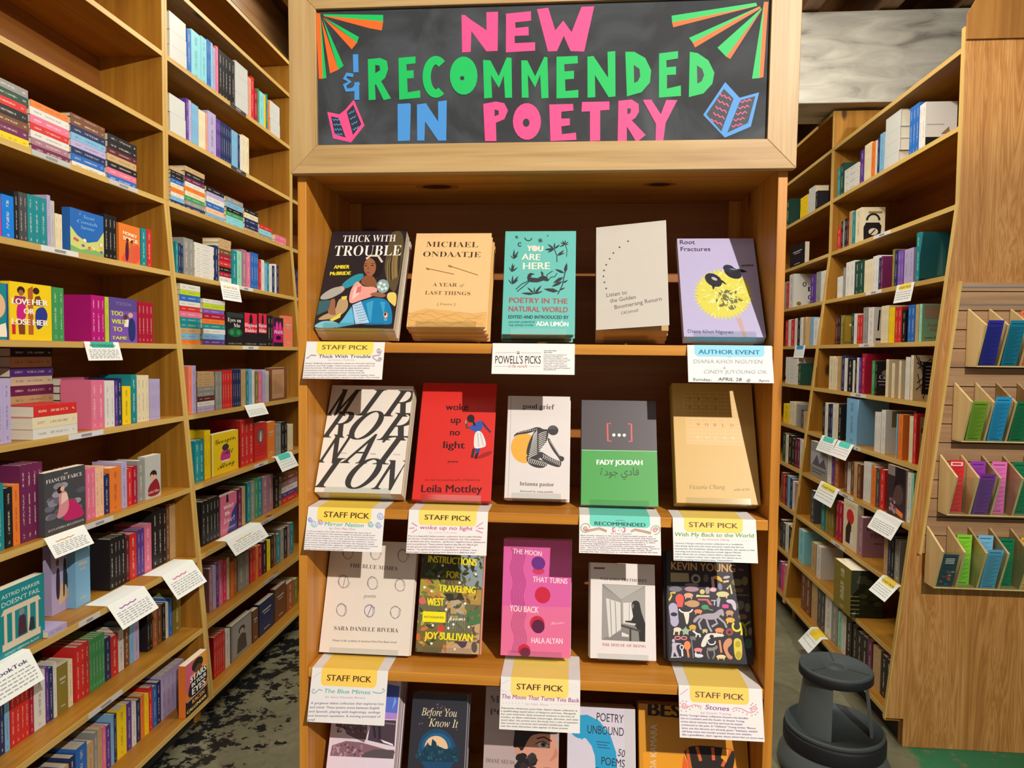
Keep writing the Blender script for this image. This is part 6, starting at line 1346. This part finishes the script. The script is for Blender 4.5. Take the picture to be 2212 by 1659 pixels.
def k_carmen(A): A.ell('8a8488', .5, .66, .3, .1); T(A, 'ece8e4', 'Carmen', .1, .48, .9, .12, 'serif'); A.rect('dcd8d4', .05, .4, .95, .42); A.rect('8a8488', .1, .3, .5, .33)
def k_vines(A):
    for i in range(9): A.line('2c2a28', [(random.uniform(0, .2), random.random()), (random.uniform(.3, .6), random.random()), (random.uniform(.7, 1), random.random())], .03)
    A.poly('1e1c20', [(.28, .14), (.78, .12), (.8, .84), (.3, .86)])
    for i in range(7): A.rect('a8a49c', .4, .74 - i * .08, .7, .76 - i * .08)
def k_ringcover(A): A.ring('d8d4d4', .5, .5, .2, .14, .04); A.rect('d8d4d4', .2, .14, .6, .18)
def k_leafcover(A): A.rect('7a7048', .2, .62, .9, .98); A.leaf('2c2418', .4, .7, .7, .92, .3); A.rect('b8a890', .3, .45, .8, .46)
def k_panel(A): A.rect('b89a6c', .1, .06, .9, .94); T(A, '3a2818', 'CA', .25, .78, .75, .1, 'heavy'); T(A, '3a2818', 'DEMO', .15, .62, .85, .1, 'heavy'); T(A, '3a2818', 'RS', .3, .47, .8, .1, 'heavy'); A.poly('4a3828', [(.3, .1), (.6, .12), (.55, .38), (.4, .34)])
def k_landscape(A): A.rect('a8a6b0', 0, .3, 1, .7); A.poly('5c5a64', [(.1, .32), (.4, .66), (.55, .4), (.8, .6), (.95, .32)]); A.rect('5c5a64', .1, .2, .9, .23); A.rect('5c5a64', .1, .12, .7, .15)
def k_bigphoto(A):
    A.rect('3a2c34', 0, 0, 1, 1); A.ell('5c4440', .6, .45, .26, .2); A.poly('201a20', [(.3, .4), (.5, 1), (.9, 1), (.95, .6), (.7, .7), (.45, .6)]); A.rect('8a807c', 0, .8, .4, 1); A.poly('f0843c', [(.25, .12), (.85, .02), (.88, .12), (.28, .22)])
    for i in range(14): A.ell(random.choice(['6c4c60', 'a88c94', '8a6c78']), random.uniform(.05, .5), random.uniform(.05, .35), .06, .04)
def k_redman(A): A.ell('cc2c2c', .5, .68, .26, .16); A.poly('3c2420', [(.2, .1), (.55, .1), (.6, .5), (.4, .58), (.2, .4)]); T(A, 'c8a488', 'CAREN', .2, .88, .8, .06, 'sans'); A.poly('e4dcd0', [(.5, .1), (.8, .1), (.75, .4), (.55, .36)])
def k_dear(A): T(A, '4c2c30', 'DEAR', .15, .68, .85, .12, 'sans'); T(A, '4c2c30', 'YEN', .25, .5, .75, .12, 'sans'); A.rect('4c2c30', .4, .34, .7, .36)
def k_stripes(A):
    A.rect('2c3224', 0, 0, 1, 1)
    for i in range(5): A.rect('a8b878', .0, .08 + i * .09, .28, .10 + i * .09)
    for i in range(16): A.ell(random.choice(['3c4430', '4c5038', '242a1c', '54583c']), random.uniform(.3, .95), random.uniform(.1, .9), .14, .05)
def k_olo(A): T(A, '201e22', 'O', .4, .62, .55, .14, 'heavy'); T(A, '201e22', 'L', .65, .48, .8, .14, 'heavy'); T(A, '201e22', 'O', .65, .24, .82, .14, 'heavy'); A.ell('8a742c', .25, .12, .1, .06)
def k_wave(A): A.poly('3c3494', [(.1, .4), (.8, .9), (1, .6), (.9, .3), (.5, .2)]); A.poly('e83c8c', [(.0, 0), (.6, .0), (.4, .3), (.1, .3)])

FDESC = {'secret': 'bright blue cover over a green valley', 'couple': 'orange cover with a couple standing together', 'blonde': 'teal cover with a pale face', 'love': 'yellow cover with two women and white capitals', 'wild': 'purple cover with lime capitals and a hugging couple',
  'fiancee': 'grey cover with two women in pink gowns', 'kiss': 'pale cover with a kissing couple in red', 'columns': 'teal cover with a cream columned porch', 'stroll': 'lavender cover with two strolling women', 'stars': 'orange and black cover with bold white capitals',
  'georgia': 'bright yellow cover with black brush script', 'eyes': 'black cover with glowing green eyes', 'bidder': 'black and red cover with white serif title', 'praise': 'magenta cover with pink ears', 'frame': 'brown cover with a paler square', 'disc': 'red cover with a dark disc', 'love2': 'pink and indigo cover with a question mark',
  'portrait': 'grey cover with a standing man', 'blank': '', 'landscape': 'grey cover with a mountain photograph', 'bigphoto': 'dark mauve cover with an orange sticker', 'redman': 'cream cover with a red headed figure'}
def spine_book(it, as_stuff=None):
    t, h, d = it['t'], it['h'], it['d']
    side, lying = it['side'], it['kind'] == 's'
    cb = .0012 if t > .006 else .0005
    suv = [None, None, [(0, 0), (0, 1), (1, 1), (1, 0)], None, None, None]
    if it['col'] == 'paper': suv = None
    c, p = MB(), MB()
    c.box(-t / 2, t / 2, 0, cb, 0, h, suv)
    c.box(-t / 2, -t / 2 + cb, cb, d, 0, h); c.box(t / 2 - cb, t / 2, cb, d, 0, h)
    u = [(0, 0), (0, 1), (1, 1), (1, 0)]
    ins = .0025
    p.box(-t / 2 + cb, t / 2 - cb, cb, d - ins, ins, h - ins, [[(0, 1), (0, 0), (1, 0), (1, 1)], [(0, 0), (0, 1), (1, 1), (1, 0)], None, None, u, None])
    if lying:
        f = lambda v: (h / 2 - v[2], v[1], v[0] + t / 2)
        c.v = [f(v) for v in c.v]; p.v = [f(v) for v in p.v]
    rot = PI / 2 if side < 0 else -PI / 2
    return c, p, rot
def pxarea(it):
    s = scale_at((it['X'], it['Y'], it['z'] + .05)); fore = .8 * abs(it['X']) / math.hypot(it['X'], it['Y']) + .15
    if it['kind'] == 'f': return it['w'] * it['h'] * s * s * fore * 1.3
    a = it['t'] * it['h'] * s * s * fore
    if it.get('near'): a += it['d'] * it['h'] * s * s * .8
    return a
vis = []
for it in ITEMS:
    hh = it['h'] if it['kind'] != 's' else it['t']
    X, Y = proj((it['X'], it['Y'], it['z'] + hh / 2)); it['a'] = pxarea(it)
    if -60 < X < 2212 and -40 < Y < 1720: vis.append(it)
LIMIT = 262
order = sorted(vis, key=lambda i: -i['a'])
for i in order[LIMIT:]: i['small'] = True
# ordinal along each shelf, counted from the divider post
for bay in BAYN:
    far = bay in ('LA', 'RA')
    for k in range(1, 14):
        row = sorted([i for i in vis if i['bay'] == bay and i['shelf'] == k and i['kind'] != 's'], key=lambda i: -i['Y'] if far else i['Y'])
        for n, i in enumerate(row): i['ord'] = n + 1
        sts = sorted({(i['stack'], i['sy']) for i in vis if i['bay'] == bay and i['shelf'] == k and i['kind'] == 's'}, key=lambda q: -q[1] if far else q[1])
        for n, (s, _) in enumerate(sts):
            for i in vis:
                if i['kind'] == 's' and i['stack'] == s: i['ord'] = n + 1
small = MB(); smallcol = []
CM = cover_mat()
def linc(c): return (*lin(PAL[c]), 1)
for it in vis:
    nm = NAMES.get(it['col'], it['col']); place = '%s shelf up, %s' % (ordw(it['shelf']), BAYN[it['bay']])
    side = it['side']; rot = PI / 2 if side < 0 else -PI / 2
    grp = 'books on the %s shelf up of the %s' % (ordw(it['shelf']), BAYN[it['bay']])
    if it['kind'] == 'f':
        w, h, t = it['w'] - .002, it['h'], it['t']
        c, p = book_mesh(w, h, t)
        loc = (it['X'], it['Y'] + .001 if side < 0 else it['Y'] + it['w'] - .001, it['z'] + .0005)
    else:
        c, p, rot = spine_book(it)
        loc = (it['X'], it['Y'], it['z'] + .0005)
    if it.get('small') and it['kind'] != 'f' and not it['key']:
        M_ = Matrix.Translation(loc) @ Matrix.Rotation(rot, 4, 'Z')
        for mb, cc in ((c, it['col']), (p, 'cream')):
            b = len(small.v); small.v += [tuple(M_ @ Vector(v)) for v in mb.v]
            for f, u in zip(mb.f, mb.uv):
                small.f.append([b + j for j in f]); small.mi.append(0); small.uv.append(u if mb is c else None); smallcol.append(cc)
        continue
    o = c.build('book', CM, loc=loc, rot=(0, 0, rot)); o.color = linc(it['col'])
    p.build('pages', pages_mat(), o)
    if it['kind'] == 'f':
        lab = 'book facing out, %s, %s from the divider post, %s' % (FDESC.get(it['key']) or nm + ' cover', ordw(it['ord']), place)
        if FDESC.get(it['key']): lab = 'book facing out, %s, %s' % (FDESC[it['key']], BAYN[it['bay']]) if it['key'] != 'bidder' else 'book facing out, %s, %s from the divider, middle left bookcase' % (FDESC['bidder'], ordw(it['ord']))
    elif it['kind'] == 's': lab = '%s book lying %s up, %s stack from divider, %s' % (nm, ordw(it['lvl']), ordw(it['ord']), place)
    else: lab = '%s book standing %s from the divider post, %s' % (nm, ordw(it['ord']), place)
    tag(o, ' '.join(lab.split()[:16]), 'book', grp)
    fn = globals().get('k_' + it['key']) if it['key'] else None
    if fn:
        if it['kind'] == 'f':
            A = Art(lambda x, y: (min(max(x, 0), 1) * w, min(max(y, 0), 1) * h)); fn(A)
            A.build('cover_print', o, lambda x, y, z: (x, -z, y), step=.00001, base=.0003, rough=.45)
        elif it['ord'] == max(i['ord'] for i in vis if i['bay'] == it['bay'] and i['shelf'] == it['shelf'] and i['key'] == it['key']) if it['bay'] in ('LA', 'RA') else True:
            d, hh, t2 = it['d'], it['h'], it['t'] / 2
            A = Art(lambda x, y: (min(max(x, 0), 1) * d, min(max(y, 0), 1) * hh)); fn(A)
            sx = -1 if side < 0 else 1
            A.build('cover_print', o, lambda x, y, z: (sx * (t2 + z), (d - x) if side < 0 else x, y), step=.00001, base=.0003, rough=.45)
if small.f:
    o = small.build('small_books', cover_mat(True))
    me = o.data; at = me.attributes.new('tint', 'FLOAT_COLOR', 'FACE')
    at.data.foreach_set('color', [q for c in smallcol for q in linc(c)])
    tag(o, 'many small distant books filling the darker and farther shelves', 'books', None, 'stuff')
print('books', len(vis), 'individual', sum(1 for i in vis if not i.get('small')))

# ------------------------------------------------------------------ shelf strips and hanging cards along the aisles
def strip(side, z, x0, x1, col='d8d6d2', what=''):
    X = sh(side)(z); ya, yb = sorted((y_on(x0, X, z), y_on(x1, X, z)))
    s = -side; q = X + s * .0028
    mb = MB(); L = (yb - ya) / 2
    mb.box(min(0, s * .0012), max(0, s * .0012), -L, L, -.019, -.001)
    o = mb.build('shelf_label', plain(col, .5), loc=(q, (ya + yb) / 2, z))
    mb = MB(); mb.add([(s * .0014, -L * .3, -.015), (s * .0014, L * .3, -.015), (s * .0014, L * .3, -.006), (s * .0014, -L * .3, -.006)], [(0, 1, 2, 3)])
    mb.build('printed_line', ink('8c8a90'), o)
    k = [i for i, v in enumerate(sorted((ZL + ZLU) if side < 0 else (ZR + ZRU))) if abs(v - z) < .001][0] + 1
    tag(o, 'small %s label strip on %s shelf up edge, %s' % ('dark' if col[0] < '6' else 'white', ordw(k), what), 'shelf label', 'shelf edge label strips')
for z, x0, x1, c in ((2.295, 66, 150, 'b4b8b4'), (1.987, 86, 167, 'd8dad6'), (1.362, 146, 221, 'd4d4dc'), (1.049, 182, 243, 'c8c8c8'), (.741, 168, 214, 'c8c8c8'), (.429, 189, 262, 'c4c4c4')):
    strip(-1, z, x0, x1, c, BAYN['LA'])
strip(-1, 2.295, 233, 296, 'c0bcb8', 'nearest left bookcase divider')
for z, x0, x1, c in ((2.917, 496, 530, '3c3c40'), (2.602, 498, 530, '3c3c40'), (1.987, 515, 545, 'd8dad6'), (1.674, 523, 557, 'd8dad6'), (1.049, 548, 577, 'd0d0d0'), (.741, 556, 590, 'b0b0b0'), (.429, 569, 598, 'a8a8a8')):
    strip(-1, z, x0, x1, c, BAYN['LB'])
for z, x0, x1, c in ((2.284, 1889, 1925, 'd8d6d0'), (1.991, 1872, 1906, 'dcdad4'), (1.719, 1857, 1890, 'd4d4cc'), (1.459, 1839, 1872, 'd4d4d4'), (1.19, 1846, 1860, 'd4d4d4'), (.934, 1811, 1845, 'd4d4d4'), (.667, 1797, 1826, 'd0d0d0')):
    strip(1, z, x0, x1, c, BAYN['RA'])
def aisle_card(side, z, x0, x1, hp, flap, tilt, band, label, title=None, tc='5a4a60', lines=6, lc='9a98a0', paper='e4e8e4'):
    X = sh(side)(z) - side * .0034
    ya, yb = sorted((y_on(x0, X, z), y_on(x1, X, z))); w = yb - ya; yc = (ya + yb) / 2
    hang = hp / scale_at((X, yc, z))
    def art(A):
        if title == '~': A.line(tc, [(-w * .3 + w * .05 * i, -hang * (.26 + .02 * ((i * 5) % 3))) for i in range(10)], hang * .045)
        elif title: A.text(tc, title, (-w * .36, -hang * (.3 if not band else .24)), (w * .36, -hang * (.3 if not band else .24)), hang * .12, 'bold')
        rn = random.Random(label)
        for i in range(lines):
            y = -hang * (.42 + .52 * i / lines); x = -w * .42
            while x < w * .38:
                l = w * rn.uniform(.04, .13); A.line(lc, [(x, y), (min(x + l, w * .42), y)], hang * .032); x += l + w * .03
    shelf_card(label, (X, yc, z + .0008), PI / 2 if side < 0 else -PI / 2, w, flap, hang, tilt, art, (band, -w * .33, w * .33, hang * .3) if band else None, paper, 'paper cards along the aisle shelves')
aisle_card(-1, 1.674, 181, 256, 40, .011, 14, '3aa890', 'white card with green header hanging under the magenta books, left aisle', 'RECOMMENDED', '1c5c50')
aisle_card(-1, 1.049, 96, 182, 46, .006, 30, None, 'white handwritten card below the grey cover with pink gowns', '~', 'd08a3c')
aisle_card(-1, .741, 350, 416, 58, .084, 35, None, 'curled white card at the divider post end, third shelf up, left aisle', '~', 'd06a9c')
aisle_card(-1, .741, 232, 312, 58, .084, 35, None, 'white card with purple writing below the black books, left aisle', '~', '9c5cb0')
aisle_card(-1, .741, -40, 64, 74, .045, 28, None, 'white card with dark script at the frame edge, left aisle', 'BookTok', '4c3c78', 5)
aisle_card(-1, 1.987, 475, 516, 38, .011, 10, None, 'small white card with yellow heading under the lying white books', 'STAFF PICK', 'd0a030', 4)
aisle_card(-1, 1.362, 528, 570, 26, .014, 25, None, 'small plain white card below the red and navy books, left aisle', None, lines=4)
aisle_card(-1, 1.049, 594, 630, 34, .024, 28, '50c0b4', 'small white card with turquoise header beside the display bookcase', None, lines=3)
aisle_card(-1, .741, 488, 562, 36, .054, 35, None, 'white card hanging below the pink and indigo cover, left aisle', '~', 'c8a040', 4)
aisle_card(1, 1.991, 1938, 1976, 40, .011, 10, 'ecd048', 'small yellow headed card below the leaning lavender magazine', 'STAFF PICK', '6a5430', 4)
aisle_card(1, 1.19, 1776, 1808, 34, .011, 22, '54c0b0', 'turquoise headed card nearer the divider, fifth shelf up, right aisle', None, lines=4)
aisle_card(1, 1.19, 1810, 1844, 36, .011, 26, '54c8b8', 'turquoise headed card under the pale blue binder, right aisle', None, lines=3, lc='d08ab0')
aisle_card(1, .934, 1773, 1812, 40, .014, 22, 'e4d458', 'yellow headed card beside the white label strip, fourth shelf up', 'STAFF PICK', '6a5430', 3)
aisle_card(1, .934, 1895, 1948, 44, .014, 28, None, 'plain white card below the orange stickered dark cover, right aisle', None, lines=5)
aisle_card(1, .667, 1906, 1942, 44, .014, 40, 'e8cc50', 'tilted yellow headed card near the plywood panel, right aisle', 'STAFF PICK', '6a5430', 4)
aisle_card(1, .139, 1752, 1776, 42, .034, 40, 'e8c83c', 'yellow headed card above the step stool, right aisle', None, lines=2)
aisle_card(1, 1.719, 1718, 1740, 26, .011, 8, '3c8cc4', 'tiny blue headed card in the far right bookcase', None, lines=3)
